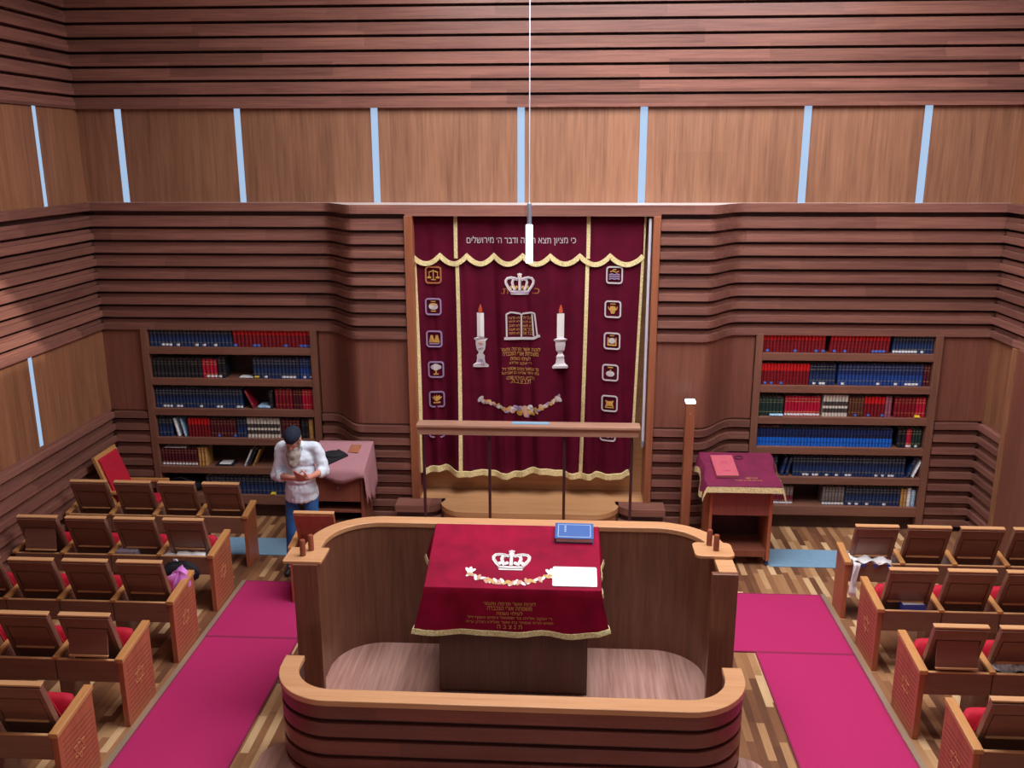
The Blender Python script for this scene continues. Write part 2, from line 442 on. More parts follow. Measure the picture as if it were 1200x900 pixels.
hiL, loL = side_wall('wall_left', XL, 1, (YN, YB+.12))
hiR, loR = side_wall('wall_right', XR, -1, (YN, YB+.12), door=10.06)

wn = 1
def slit(x0, x1, y0, y1, z0, z1):
    global wn
    mb = MB(); mb.box(x0, x1, y0, y1, z0, z1)
    struct(mb.build('window_%d' % wn, 'slit')); wn += 1
for a, b in slits: slit(a, b, YB+.042, YB+.075, ZT, 5.10)
for a, b in hiL: slit(XL-.05, XL-.012, a, b, ZT, 5.10)
for a, b in loL: slit(XL-.05, XL-.012, a, b, 1.46, 2.515)
for a, b in hiR: slit(XR+.012, XR+.05, a, b, ZT, 5.10)

mb = MB(); mb.box(XL-.2, XR+.2, YN, YB+.5, -.1, 0); struct(mb.build('floor', 'floor'))
mb = MB()
HX0, HX1, HY0, HY1 = -.35, 1.2, 5.1, 6.06
mb.box(XL-.2, HX0, YN, YB+.5, CEIL, CEIL+.1); mb.box(HX1, XR+.2, YN, YB+.5, CEIL, CEIL+.1); mb.box(HX0, HX1, YN, HY0, CEIL, CEIL+.1); mb.box(HX0, HX1, HY1, YB+.5, CEIL, CEIL+.1); struct(mb.build('ceiling', 'wallpaint'))
# door on the right wall, near the corner
mb = MB()
mb.box(XR-.075, XR+.0, 8.95, 10.06, 0, 2.49, 0); mb.box(XR-.095, XR, 9.96, 10.06, 0, 2.49, 1); mb.box(XR-.095, XR, 8.90, 8.99, 0, 2.49, 1)
d = struct(mb.build('door_1', ['low_panel', 'panel_side'], bevel=.004))
mb = MB(); mb.tube([(XR-.075, 9.12, 1.02), (XR-.13, 9.12, 1.02), (XR-.13, 9.24, 1.02)], .011, 8); mb.build('door_handle', 'steel', d, 40)
# aluminium strips along the carpets
for i, (x0, x1) in enumerate(((-3.515, -3.465), (2.795, 2.845))):
    mb = MB(); mb.box(x0, x1, 3.0, 8.95, 0, .008); struct(mb.build('trim_%d' % (i+1), 'strip'))

# ------------------------------------------------------------------ carpets and mats
def carpet(name, x0, x1, y0, y1, label):
    mb = MB(); n = 12
    mb.box(x0, x1, y0, y1, .0, .012, 0)
    mb.box(x0-.004, x0+.012, y0, y1, .001, .014, 1); mb.box(x1-.012, x1+.004, y0, y1, .001, .014, 1)
    mb.box(x0, x1, y0-.004, y0+.012, .001, .0145, 1); mb.box(x0, x1, y1-.012, y1+.004, .001, .0145, 1)
    tag(mb.build(name, ['carpet', 'carpet_edge'], bevel=.003), label, 'carpet', 'magenta aisle carpets')
carpet('carpet_runner', -3.455, -2.53, 3.0, 7.745, 'long magenta carpet runner in the left aisle')
carpet('carpet_runner', 1.866, 2.783, 3.0, 7.735, 'long magenta carpet runner in the right aisle')
carpet('carpet_piece', -3.460, -2.20, 7.755, 8.93, 'short magenta carpet piece at the far end of left aisle')
carpet('carpet_piece', 1.45, 2.785, 7.745, 8.92, 'short magenta carpet piece at the far end of right aisle')
for x0, x1, lab in ((-4.9, -3.20, 'blue floor mat beside the standing man in front of left bookcase'), (2.40, 3.62, 'blue floor mat beside the lectern in front of right bookcase')):
    mb = MB(); mb.box(x0, x1, 9.60, 10.07, 0, .012)
    tag(mb.build('floor_mat', 'mat', bevel=.004), lab, 'mat', 'blue floor mats')

# ------------------------------------------------------------------ bookcases
SHELF_T = [2.265, 1.865, 1.470, 1.085, .695, .317]
def bookcase(x0, x1, label):
    t = thing('bookcase', label, 'bookcase', (x0, YB, 0)); w = x1-x0
    for a in (0, w-.085):
        mb = MB(); mb.box(a, a+.085, -.012, .40, 0, 2.50); mb.build('side_panel', 'case_side', t, bevel=.004)
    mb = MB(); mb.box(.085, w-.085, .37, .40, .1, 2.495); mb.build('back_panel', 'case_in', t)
    for z in SHELF_T:
        mb = MB(); mb.box(.085, w-.085, -.008, .37, z-.09 if z > .4 else z-.125, z); mb.build('shelf', 'case', t, bevel=.004)
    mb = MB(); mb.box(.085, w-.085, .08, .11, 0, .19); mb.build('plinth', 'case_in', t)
    return t
bookcase(-5.235, -3.015, 'built-in wooden bookcase on the left of the curtain, behind the man')
bookcase(2.318, 4.505, 'built-in wooden bookcase on the right of the curtain, behind the lectern')

COLS = {
 'navy': (lin(24, 36, 66), lin(116, 108, 84), lin(30, 52, 96)), 'black': (lin(24, 24, 30), lin(90, 84, 74), lin(28, 30, 40)),
 'blue': (lin(26, 44, 92), lin(110, 110, 110), lin(30, 66, 136)), 'bright blue': (lin(26, 34, 66), lin(26, 60, 130), lin(24, 104, 204)),
 'red': (lin(206, 26, 30), lin(150, 16, 26), lin(116, 20, 30)), 'crimson': (lin(176, 20, 52), lin(196, 130, 90), lin(176, 20, 52)),
 'dark red': (lin(128, 18, 34), lin(168, 90, 60), lin(120, 16, 34)), 'maroon': (lin(84, 24, 34), lin(150, 100, 76), lin(78, 22, 34)),
 'cream': (lin(212, 204, 190), lin(70, 62, 60), lin(206, 198, 186)), 'brown': (lin(92, 54, 40), lin(140, 100, 70), lin(86, 48, 38)),
 'white': (lin(232, 232, 234), lin(170, 180, 200), lin(226, 226, 230)), 'tan': (lin(196, 150, 86), lin(150, 100, 60), lin(188, 140, 80)),
 'grey': (lin(124, 112, 108), lin(70, 60, 60), lin(110, 98, 96)), 'green': (lin(30, 52, 48), lin(120, 120, 90), lin(28, 50, 46)),
 'mauve': (lin(150, 86, 106), lin(180, 120, 120), lin(146, 80, 100)), 'pale blue': (lin(150, 186, 214), lin(220, 230, 240), lin(150, 186, 214)),
 'yellow': (lin(220, 190, 40), lin(240, 220, 120), lin(220, 190, 40)), 'two-tone maroon': (lin(120, 100, 96), lin(150, 130, 120), lin(110, 20, 40)),
}
for k, (a, b_, c) in COLS.items():
    M['bk_a '+k] = plain('cover top '+k, a, .45, noise=.12, nscale=30)
    M['bk_b '+k] = plain('cover band '+k, b_, .45)
    M['bk_c '+k] = plain('cover low '+k, c, .45, noise=.12, nscale=30)
M['sticker_white'] = plain('white sticker', lin(226, 228, 232), .6)
M['sticker_blue'] = plain('blue sticker', lin(70, 110, 200), .6)

BOOKMESH = {}
def book_mesh(col, t, h, d, sticker):
    """upright book, origin at bottom centre of spine side; spine faces -Y"""
    key = (col, round(t, 4), round(h, 3), sticker)
    if key in BOOKMESH: return BOOKMESH[key]
    mb = MB(); hw = t/2
    def spine(z0, z1, mat, o=0.0):
        poly = [(-hw-o, .012), (-hw*.8-o, .003-o), (0, -.004-o), (hw*.8+o, .003-o), (hw+o, .012)]
        mb.prism(poly, z0, z1, 2, mat)
    cuts = [0, .48, 1] if col == 'bright blue' else ([0, .66, 1] if col in ('red',) else [0, .5, 1])
    spine(0, h*cuts[1], 2); spine(h*cuts[1], h, 0)
    mb.box(-hw, -hw+.003, .012, d, 0, h, 2); mb.box(hw-.003, hw, .012, d, 0, h, 2)
    mb.box(-hw+.003, hw-.003, .012, d-.006, .004, h-.005, 3)
    if col == 'cream':
        for z in (.18, .5): spine(h*z, h*(z+.2), 1, .0006)
    elif col == 'red': spine(h*.30, h*.33, 1, .0006); spine(h*.48, h*.5, 1, .0006)
    else:
        for z in (.2, .72, .86): spine(h*z, h*(z+.035), 1, .0006)
    if sticker: spine(.008, .034, 4, .0009)
    o = mb.build('book', ['bk_a '+col, 'bk_c '+col if False else 'bk_b '+col, 'bk_c '+col, 'pages', 'sticker_white' if sticker != 'b' else 'sticker_blue'])
    BOOKMESH[key] = o.data; bpy.data.objects.remove(o)
    return BOOKMESH[key]

SHN = ['top', 'second', 'third', 'fourth', 'fifth', 'bottom']
counts = {}
def put_book(case, sh, col, x, tilt, t, h, d=.2, sticker=None, y=.035, flat=False, z=0, rz=0, note=None):
    me = book_mesh(col, t, h, d, sticker)
    o = bpy.data.objects.new('book', me); COL.objects.link(o)
    zz = SHELF_T[sh]+.002+z
    side = 'left' if case == 0 else 'right'
    if flat:
        o.rotation_euler = (0, PI/2, 0); o.rotation_mode = 'XYZ'
        o.rotation_euler = (0, PI/2, rz)
        o.location = (x-h/2, YB+y, zz+t/2+.001)
        nm = note or 'flat %s book lying on the %s shelf of the %s bookcase' % (col, SHN[sh], side)
        tag(o, nm, 'book'); return o
    dz = t/2*abs(math.sin(tilt))
    o.location = (x, YB+y, zz+dz); o.rotation_euler = (0, tilt, 0)
    key = (case, sh, col, abs(tilt) > .05)
    n = counts[key] = counts.get(key, 0)+1
    lean = 'leaning ' if abs(tilt) > .05 else ''
    lab = '%s %s%s book from the left on the %s shelf of the %s bookcase' % (ordinal(n), lean, col, SHN[sh], side)
    if note: lab = note
    tag(o, lab, 'book', '%s%s books on the %s shelf of the %s bookcase' % (lean, col, SHN[sh], side))
    return o
IN = [(-5.150, -3.100), (2.403, 4.420)]
HS = [.235, .27, .27, .265, .27, .25]
STUFF = []
def run(case, sh, f0, f1, col, n, h=None, sticker=None, tilt=0, y=.035, many=False):
    """n books between fractions f0..f1 of the shelf"""
    a, b = IN[case]; x0 = a+.006+(b-a-.012)*f0; x1 = a+.006+(b-a-.012)*f1; p = (x1-x0)/n
    hh = (h or .9)*HS[sh] if (h or .9) < 1.01 else h
    for i in range(n):
        st = None
        if sticker == 'all': st = 'w'
        elif sticker == 'some': st = 'w' if random.random() < .3 else None
        elif sticker == 'blue': st = 'b' if random.random() < .3 else None
        elif sticker == 'most': st = 'w' if random.random() < .6 else None
        o = put_book(case, sh, col, x0+p*(i+.5), tilt, p*.955/math.cos(tilt), hh, .21, st, y+random.uniform(0, .006))
        if many: STUFF.append(o)
# left bookcase
run(0, 0, 0, .515, 'navy', 22, .98, 'some', many=True); run(0, 0, .52, 1, 'red', 20, .98, 'blue')
run(0, 1, .0, .31, 'black', 13, .86, None, many=True); run(0, 1, .312, .405, 'crimson', 4, .86, 'most'); run(0, 1, .41, .46, 'black', 2, .95, 'some')
run(0, 1, .63, .92, 'navy', 13, .95, 'some', many=True); run(0, 1, .922, 1, 'blue', 4, .95, 'some')
put_book(0, 1, 'white', -3.95, 0, .014, .17, .12, flat=True, y=.04, note='thin white booklet lying flat on second shelf of left bookcase')
put_book(0, 1, 'yellow', -3.81, 0, .03, .06, .06, flat=True, y=.03, note='small yellow booklet on second shelf of left bookcase')
run(0, 2, 0, .55, 'navy', 26, .93, 'some', many=True); put_book(0, 2, 'dark red', -3.885, -.42, .03, .25, .2, None)
put_book(0, 2, 'pale blue', -3.745, 0, .035, .16, .18, flat=True, note='pale blue book lying flat on third shelf of left bookcase')
run(0, 2, .715, .74, 'black', 1, .8); run(0, 2, .755, .865, 'dark red', 5, .95, None); run(0, 2, .868, .922, 'maroon', 3, .95, 'some'); run(0, 2, .925, 1, 'crimson', 4, .95, None)
run(0, 3, 0, .09, 'navy', 4, .93, None); put_book(0, 3, 'white', -4.885, -.2, .035, .24, .2); put_book(0, 3, 'pale blue', -4.80, -.2, .022, .24, .2)
run(0, 3, .19, .33, 'red', 7, .93, None); run(0, 3, .332, .495, 'maroon', 8, .9, 'blue'); run(0, 3, .5, .56, 'navy', 3, .95, None)
run(0, 3, .565, .775, 'cream', 10, .98, None); run(0, 3, .785, .9, 'maroon', 5, .95, None); run(0, 3, .91, .955, 'black', 2, .9, None); run(0, 3, .957, .985, 'tan', 1, .95)
run(0, 4, 0.0, .23, 'maroon', 11, .84, 'all'); run(0, 4, .235, .295, 'tan', 3, .9)
put_book(0, 4, 'white', -4.95, 0, .02, .28, .17, flat=True, z=.228, note='white book lying on top of maroon volumes on fifth shelf of left bookcase')
put_book(0, 4, 'black', -4.32, 0, .012, .24, .19, flat=True, note='black folder lying flat on fifth shelf of left bookcase')
put_book(0, 4, 'white', -4.32, 0, .014, .14, .14, flat=True, z=.014, y=.05, note='white booklet lying on the black folder on fifth shelf')
for x, c in ((-4.06, 'white'), (-4.005, 'black'), (-3.95, 'tan')): put_book(0, 4, c, x, .45, .022, .24, .19)
run(0, 5, .27, .99, 'navy', 28, .94, None, many=True)
put_book(0, 5, 'yellow', -3.70, 0, .03, .06, .05, flat=True, y=-.005, note='small yellow booklet on the bottom shelf of left bookcase')
# right bookcase
run(1, 0, 0, .37, 'red', 18, .98, 'blue'); run(1, 0, .395, .745, 'red', 17, .98, 'blue', .045); run(1, 0, .765, 1, 'navy', 13, .97, 'most')
run(1, 1, 0, .29, 'red', 15, .97, 'blue'); run(1, 1, .292, .445, 'navy', 8, .97, 'some'); run(1, 1, .46, .96, 'blue', 24, .97, 'some'); run(1, 1, .963, 1, 'maroon', 2, .95)
run(1, 2, 0, .15, 'green', 7, .85, None); run(1, 2, .158, .37, 'crimson', 11, .92, 'all'); run(1, 2, .385, .535, 'cream', 8, 1.0)
run(1, 2, .54, .63, 'brown', 5, .92, 'blue'); run(1, 2, .632, .755, 'red', 6, .94, 'blue'); run(1, 2, .757, .795, 'mauve', 2, .98); run(1, 2, .81, .935, 'dark red', 6, .93); run(1, 2, .937, .995, 'crimson', 3, .93)
put_book(1, 2, 'pale blue', 2.62, 0, .03, .16, .03, flat=True, y=-.005, note='pale blue booklet lying in front of green volumes, third shelf')
put_book(1, 2, 'yellow', 4.30, 0, .03, .06, .03, flat=True, y=-.005, note='small yellow booklet on the third shelf of right bookcase')
run(1, 3, 0, .82, 'bright blue', 42, .86, None, many=True); put_book(1, 3, 'maroon', 2.56, 0, .03, .25, .18, flat=True, z=.232, note='maroon book lying on top of bright blue volumes')
run(1, 3, .85, .9, 'black', 2, .9, 'some'); run(1, 3, .902, .935, 'crimson', 1, .9, 'all'); run(1, 3, .937, .99, 'green', 3, .9, 'some')
run(1, 4, .0, .14, 'navy', 7, .95, 'some'); put_book(1, 4, 'navy', 2.75, .2, .035, .25, .2); put_book(1, 4, 'navy', 2.81, .2, .035, .25, .2)
run(1, 4, .235, .915, 'navy', 34, .96, 'some', many=True); put_book(1, 4, 'navy', 4.285, .30, .03, .25, .2); put_book(1, 4, 'white', 4.345, .38, .026, .25, .2)
run(1, 5, .02, .25, 'two-tone maroon', 11, .95, 'all'); run(1, 5, .43, .565, 'grey', 7, .95, 'all'); run(1, 5, .57, .905, 'navy', 16, .95, 'some', many=True)
run(1, 5, .907, .945, 'tan', 2, .9); run(1, 5, .947, .97, 'white', 1, .95); run(1, 5, .972, .997, 'pale blue', 1, .85)
# the many small volumes past the countable ones: one object
def join_books(objs):
    mats = []; vs = []; fs = []; mi = []
    for o in objs:
        W_ = Matrix.LocRotScale(o.location, o.rotation_euler, None); me = o.data; off = len(vs)
        vs += [tuple(W_ @ v.co) for v in me.vertices]
        idx = []
        for m in me.materials:
            if m not in mats: mats.append(m)
            idx.append(mats.index(m))
        for p in me.polygons: fs.append([off+i for i in p.vertices]); mi.append(idx[p.material_index])
        bpy.data.objects.remove(o)
    me = bpy.data.meshes.new('books'); me.from_pydata(vs, [], fs)
    for m in mats: me.materials.append(m)
    me.polygons.foreach_set('material_index', mi)
    o = bpy.data.objects.new('books', me); COL.objects.link(o); o['kind'] = 'stuff'
    return tag(o, 'long rows of narrow navy, black and bright blue volumes on both bookcases', 'books')
join_books(STUFF)
# dark bag on the bottom shelf
mb = MB(); mb.ell((0, 0, .1), (.21, .13, .11)); mb.ell((.1, -.02, .08), (.16, .12, .09)); 
bag = mb.build('shoulder_bag', 'black', None, 60, loc=(-4.93, YB+.16, SHELF_T[5])); tag(bag, 'dark soft bag on the bottom shelf of the left bookcase', 'bag')
mb = MB(); mb.tube([(-.16, -.1, .1), (-.1, -.13, .19), (.02, -.13, .215), (.14, -.1, .15)], .009, 6); mb.build('strap', 'rubber', bag, 40)

# ------------------------------------------------------------------ ark
ark = thing('ark_alcove', 'tall wooden ark alcove framing the burgundy curtain', 'ark', (CX, YF, 0))
def arkpart(name, mat, x0, x1, y0, y1, z0, z1, bev=.004):
    mb = MB(); mb.box(x0-CX, x1-CX, y0-YF, y1-YF, z0, z1); return mb.build(name, mat, ark, bevel=bev)
arkpart('post', 'post_wood', -1.808, -1.712, YF-.025, YB+.05, .48, 3.905)
arkpart('post', 'post_wood', 1.005, 1.085, YF-.025, YB+.05, .48, 3.905)
arkpart('back_panel', 'light_wood', -1.72, 1.01, YB-.08, YB-.03, .40, 3.9)
arkpart('header', 'walnut_dark', -1.712, 1.005, YF+.16, YB-.08, 3.86, 3.904)
arkpart('back_floor', 'light_wood', -1.712, 1.005, YF-.08, YB-.08, .30, .498)
# platform in front of the curtain with rounded front
def rrect(x0, x1, y0, y1, r, n=8):
    """rounded near corners only (y0 is near)"""
    pts = [(x1, y1), (x0, y1)]
    for i in range(n+1):
        a = PI+PI/2*i/n; pts.append((x0+r+r*math.cos(a), y0+r+r*math.sin(a)))
    for i in range(n+1):
        a = 1.5*PI+PI/2*i/n; pts.append((x1-r+r*math.cos(a), y0+r+r*math.sin(a)))
    return pts[::-1]
mb = MB(); mb.prism([(x-CX, y-YF) for x, y in rrect(-1.44, .70, 9.82, YB-.05, .34)], .44, .50, 2)
mb.prism([(x-CX, y-YF) for x, y in rrect(-1.42, .68, 9.85, YB-.05, .33)], 0, .44, 2)
mb.build('platform', 'light_wood', ark, 40)
def arm_poly(x0, xr, yn, y1, r):
    return [(x0, y1), (x0, yn)]+[(xr-r+r*math.sin(PI/2*i/10), yn+r-r*math.cos(PI/2*i/10)) for i in range(11)]+[(xr, y1)]
for s in (0, 1):
    for k, (zt, xr, yn) in enumerate(((.50, -1.40, 10.0), (.345, -1.43, 9.86), (.19, -1.60, 9.70))):
        mb = MB(); poly = arm_poly(-1.98, xr, yn, YF+.01, .24)
        poly2 = arm_poly(-1.96, xr-.03, yn+.03, YF+.01, .21)
        def near_only(P): return P
        mb.prism([(x-CX, y-YF) for x, y in poly], zt-.085, zt, 2, 0)
        mb.prism([(x-CX, y-YF) for x, y in poly2], zt-.145, zt-.085, 2, 1)
        if s: mb.mirror_x(0)
        mb.build('curved_step', ['slat', 'recess'], ark, 40)

# reading bar in front of the curtain
bar = thing('rail_screen', 'long wooden bar on four thin dark posts before the curtain', 'railing', (-.37, 9.62, 0))
mb = MB(); mb.box(-1.245, 1.245, -.11, .09, 1.635, 1.665); mb.build('top_board', 'bar', bar, bevel=.005)
mb = MB(); mb.box(-1.235, 1.225, -.085, -.055, 1.545, 1.637); mb.build('front_board', 'bar', bar, bevel=.004)
for x in (-1.545, -.80, .04, .79):
    mb = MB(); mb.box(x+.37-.016, x+.37+.016, -.05, -.018, 0, 1.636); mb.build('post', 'dark_metal', bar, bevel=.003)
mb = MB(); mb.box(-.21, .21, -.14, .14, 0, .004); mb.box(-.2, .2, -.13, .13, .004, .007)
tag(mb.build('paper_sheet', 'mat', loc=(-.34, 9.63, 1.666)), 'pale blue sheet of paper lying on the wooden bar', 'paper').scale = (1, .3, 1)

# ------------------------------------------------------------------ curtain
YC = 10.40
CT, CBt = 3.90, .765
def cx_at(xn, z):
    """xn in [-1,1]; the cloth gathers in slightly towards the hem"""
    f = (CT-z)/(CT-CBt)
    l = -1.748+.035*f+.02*math.sin(f*3); r = .932-.07*f
    return (l+r)/2+xn*(r-l)/2
def fold(x, z):
    f = max(0, min(1, (CT-z)/(CT-CBt)))
    a = .014+.044*f
    w = math.sin(x*13.1+1.2*math.sin(z*.9)+.5)*.6+math.sin(x*23.7+2+.6*math.sin(z*1.4))*.35+math.sin(x*7.3+1)*.4
    w += .45*math.sin(x*31+z*.5)*f; w += .5*max(0, math.sin(x*17+.8*z))**6
    return a*w
def CP(x, z, d=.004): return (x-CX, fold(x, z)-d-.007, z)
cur = thing('ark_curtain', 'tall burgundy velvet ark curtain with gold and white embroidery', 'curtain', (CX, YC, 0))
NX, NZ = 260, 70
def hem(xn): return CBt+.03*math.sin(xn*7+.6)+.02*math.sin(xn*13)-(.13 if xn < -.985 else 0)
rows = []
for i in range(NZ+1):
    row = []
    for j in range(NX+1):
        xn = -1+2*j/NX; z = CT+(hem(xn)-CT)*i/NZ; x = cx_at(xn, z); row.append((x-CX, fold(x, z), z))
    rows.append(row)
mb = MB(); mb.grid(rows); cl = mb.build('velvet_panel', 'velvet', cur, 80)
sd = cl.modifiers.new('thick', 'SOLIDIFY'); sd.thickness = .006; sd.offset = 1
def band(name, pts, w, mat, d=.008, h=.012):
    """a flat cord of width w along (x,z) points on the cloth"""
    mb = MB(); P = [Vector((p[0], 0, p[1])) for p in pts]; R = [[], [], [], []]
    for i, p in enumerate(P):
        t = (P[min(i+1, len(P)-1)]-P[max(i-1, 0)]).normalized(); n = Vector((-t.z, 0, t.x))
        a = p+n*w/2; b = p-n*w/2
        R[0].append(CP(a.x, a.z, 0.0)); R[1].append(CP(a.x, a.z, d+h)); R[2].append(CP(b.x, b.z, d+h)); R[3].append(CP(b.x, b.z, 0.0))
    mb.grid(R, 0); return mb.build(name, mat, cur, 60)
def vline(xn, w=.032):
    return [(cx_at(xn, CT+(CBt+.03-CT)*i/40), CT+(CBt+.03-CT)*i/40) for i in range(41)]
def xn_of(x, z):
    l, r = cx_at(-1, z), cx_at(1, z); return (x-l)/(r-l)*2-1
band('gold_trim', vline(xn_of(-1.234, CT)), .042, 'gold')
band('gold_trim', vline(xn_of(.286, CT)), .042, 'gold')
band('gold_trim', vline(-.992), .04, 'gold'); band('gold_trim', vline(.992), .03, 'gold')
hm = [(cx_at(xn, hem(xn)), hem(xn)+.03) for xn in [-1+2*i/90 for i in range(1, 90)]]
band('hem_fringe', hm, .07, 'gold', .012, .016)
# scalloped valance
cusp = [-1.749, -1.422, -1.108, -.798, -.466, -.146, .191, .537, .912]
ed = []
for a, b in zip(cusp[:-1], cusp[1:]):
    for i in range(12):
        u = i/12; ed.append((a+(b-a)*u, 3.455-.10*math.sin(PI*u)**.8))
ed.append((cusp[-1], 3.455))
rows = []
for i in range(13):
    row = []
    for (x, zb) in ed:
        z = CT+(zb-CT)*i/12; row.append(CP(x, z, .022))
    rows.append(row)
mb = MB(); mb.grid(rows); v = mb.build('valance', 'velvet', cur, 80)
m_ = v.modifiers.new('thick', 'SOLIDIFY'); m_.thickness = .005
for xt in (-1.234, .286):
    band('gold_trim', [(xt, CT+(3.42-CT)*i/12) for i in range(13)], .042, 'gold', .022, .014)
band('scalloped_fringe', [(x, z) for x, z in ed], .055, 'gold', .024, .014)

def stroke(mb, pts, w, mat=0, d=.008, place=CP, h=.004):
    P = [Vector((p[0], 0, p[1])) for p in pts]; R = [[], [], [], []]
    for i, p in enumerate(P):
        t = (P[min(i+1, len(P)-1)]-P[max(i-1, 0)]).normalized(); n = Vector((-t.z, 0, t.x))
        a = p+n*w/2; b = p-n*w/2
        R[0].append(place(a.x, a.z, d-.006)); R[1].append(place(a.x, a.z, d+h)); R[2].append(place(b.x, b.z, d+h)); R[3].append(place(b.x, b.z, d-.006))
    mb.grid(R, mat)
def patch(mb, pts, mat=0, d=.006, place=CP, c=None):
    n = len(pts); cxx = sum(p[0] for p in pts)/n; czz = sum(p[1] for p in pts)/n
    if c: cxx, czz = c
    vs = [place(cxx, czz, d+.003)]+[place(x, z, d) for x, z in pts]
    mb.add(vs, [(0, 1+i, 1+(i+1) % n) for i in range(n)], mat)
def ellp(cx, cz, rx, rz, a=0, n=14):
    return [(cx+rx*math.cos(t)*math.cos(a)-rz*math.sin(t)*math.sin(a), cz+rx*math.cos(t)*math.sin(a)+rz*math.sin(t)*math.cos(a)) for t in [2*PI*i/n for i in range(n)]]

def crown(mb, cx, cz, w, h, place, d=.012):
    """five-arched crown: mats 0 white, 1 gold, 2 lilac"""
    W = w/2; H = h
    B = cz-h/2
    base = [(cx-W*.62, B), (cx+W*.62, B), (cx+W*.70, B+H*.2), (cx-W*.70, B+H*.2)]
    patch(mb, base, 0, d, place); stroke(mb, [(cx-W*.66, B+H*.1), (cx, B+H*.07), (cx+W*.66, B+H*.1)], H*.05, 2, d+.004, place)
    for k in (-1, -.58, 0, .58, 1):
        if k == 0: K = [(0, .2), (0, .5), (0, .8)]
        elif abs(k) == 1: K = [(.62, .18), (.80, .34), (.95, .52), (.97, .66), (.86, .76), (.62, .79), (.36, .76), (.12, .68)]
        else: K = [(.34, .2), (.46, .40), (.52, .56), (.46, .68), (.30, .73), (.12, .72)]
        pts = [(cx+math.copysign(1, k)*W*a, B+H*b) for a, b in K]
        stroke(mb, pts, W*.17, 0, d+.002+.001*(1-abs(k)), place); stroke(mb, [(p[0]+W*.03, p[1]) for p in pts], W*.03, 2, d+.007, place)
    for k in (-.8, -.3, .3, .8):
        patch(mb, ellp(cx+k*W*.74, B+H*.34, W*.1, H*.08), 1, d+.004, place)
    patch(mb, ellp(cx, B+H*.84, W*.14, H*.08), 0, d+.004, place)
    stroke(mb, [(cx, B+H*.86), (cx, B+H)], W*.1, 0, d+.005, place); stroke(mb, [(cx-W*.16, B+H*.94), (cx+W*.16, B+H*.94)], H*.06, 0, d+.005, place)
    patch(mb, ellp(cx, B+H*.86, W*.05, H*.05), 1, d+.008, place)
mb = MB(); crown(mb, -.5, 3.125, .33, .25, CP)
mb.build('embroidered_crown', ['whitethread', 'goldthread', 'lilacthread'], cur)
mb = MB(); text_mesh(mb, 'כ.', -.312, 3.045, .085, .065, CP, 0, depth=.010); text_mesh(mb, 'ת.', -.675, 3.04, .085, .065, CP, 0, depth=.010)
mb.build('crown_letters', 'copper', cur)
VP = lambda x, z, d: CP(x, z, d+.022)
mb = MB(); text_mesh(mb, "כי מציון תצא תורה ודבר ה׳ מירושלים", -.481, 3.622, 1.25, .105, VP, 0, depth=.010)
mb.build('verse_lettering', 'greythread', cur)
# open book
mb = MB(); L_, R_, T_, B_ = -.655, -.305, 2.79, 2.50
for a, b in (((L_, T_-.02), (L_+.005, B_)), ((R_-.02, T_-.01), (R_+.015, B_)), ((-.48, T_-.03), (-.48, B_)), ((R_-.05, T_-.02), (R_-.03, B_+.01))): stroke(mb, [a, b], .018, 0, .012)
stroke(mb, [(L_, T_-.02), (L_+.05, T_), (-.5, T_-.015), (-.48, T_-.03), (-.46, T_-.015), (R_-.06, T_), (R_-.02, T_-.01)], .018, 0, .012)
stroke(mb, [(L_-.025, B_-.02), (-.48, B_-.02), (R_-.03, B_-.015), (R_+.045, B_+.02)], .03, 0, .012)
for i in range(5):
    z = T_-.065-.046*i
    text_mesh(mb, ['לא תרצח', 'לא תנאף', 'לא תגנב', 'לא תענה', 'לא תחמד'][i], -.565, z, .13, .034, CP, 1, depth=.011)
    text_mesh(mb, ['אנכי ה׳', 'לא יהיה', 'לא תשא', 'זכור את', 'כבד את'][i], -.408, z, .115, .034, CP, 1, depth=.011)
mb.build('embroidered_book', ['greythread', 'goldthread'], cur)
# candlesticks
for cxx, zb, nm in ((-.962, 2.125, 0), (-.02, 2.12, 1)):
    mb = MB()
    prof = [(.09, 0), (.095, .03), (.055, .06), (.045, .12), (.05, .15), (.028, .18), (.03, .2), (.05, .23), (.06, .30), (.058, .34), (.085, .375), (.05, .385), (.03, .40)]
    prof = [(r, z*.93) for r, z in prof]
    poly = [(cxx-r, zb+z) for r, z in prof]+[(cxx+r, zb+z) for r, z in prof[::-1]]
    for i in range(len(prof)-1):
        (r0, z0), (r1, z1) = prof[i], prof[i+1]
        mb.add([CP(cxx-r0, zb+z0, .012), CP(cxx+r0, zb+z0, .012), CP(cxx+r1, zb+z1, .012), CP(cxx-r1, zb+z1, .012)], [(0, 1, 2, 3)], 0)
    patch(mb, ellp(cxx, zb+.29, .03, .018), 1, .016); stroke(mb, [(cxx-.03, zb+.22), (cxx+.03, zb+.24)], .008, 2, .014)
    for k in range(4): stroke(mb, [(cxx-.045+.03*k, zb+.02), (cxx-.02+.012*k, zb+.1)], .008, 2, .014)
    st = mb.build('embroidered_candlestick', ['greythread', 'pinkthread', 'lilacthread'], cur)
    mb = MB(); zc = zb+.37
    mb.grid([[CP(cxx-.042, zc+.285*i/6, .013) for i in range(7)], [CP(cxx, zc+.285*i/6, .022) for i in range(7)], [CP(cxx+.042, zc+.285*i/6, .013) for i in range(7)]])
    mb.build('candle', 'whitethread', st)
    mb = MB(); patch(mb, [(cxx-.022, zc+.29), (cxx+.022, zc+.29), (cxx+.024, zc+.325), (cxx+.006, zc+.385), (cxx-.003, zc+.385), (cxx-.024, zc+.325)], 0, .014)
    mb.build('flame', 'flame', st)
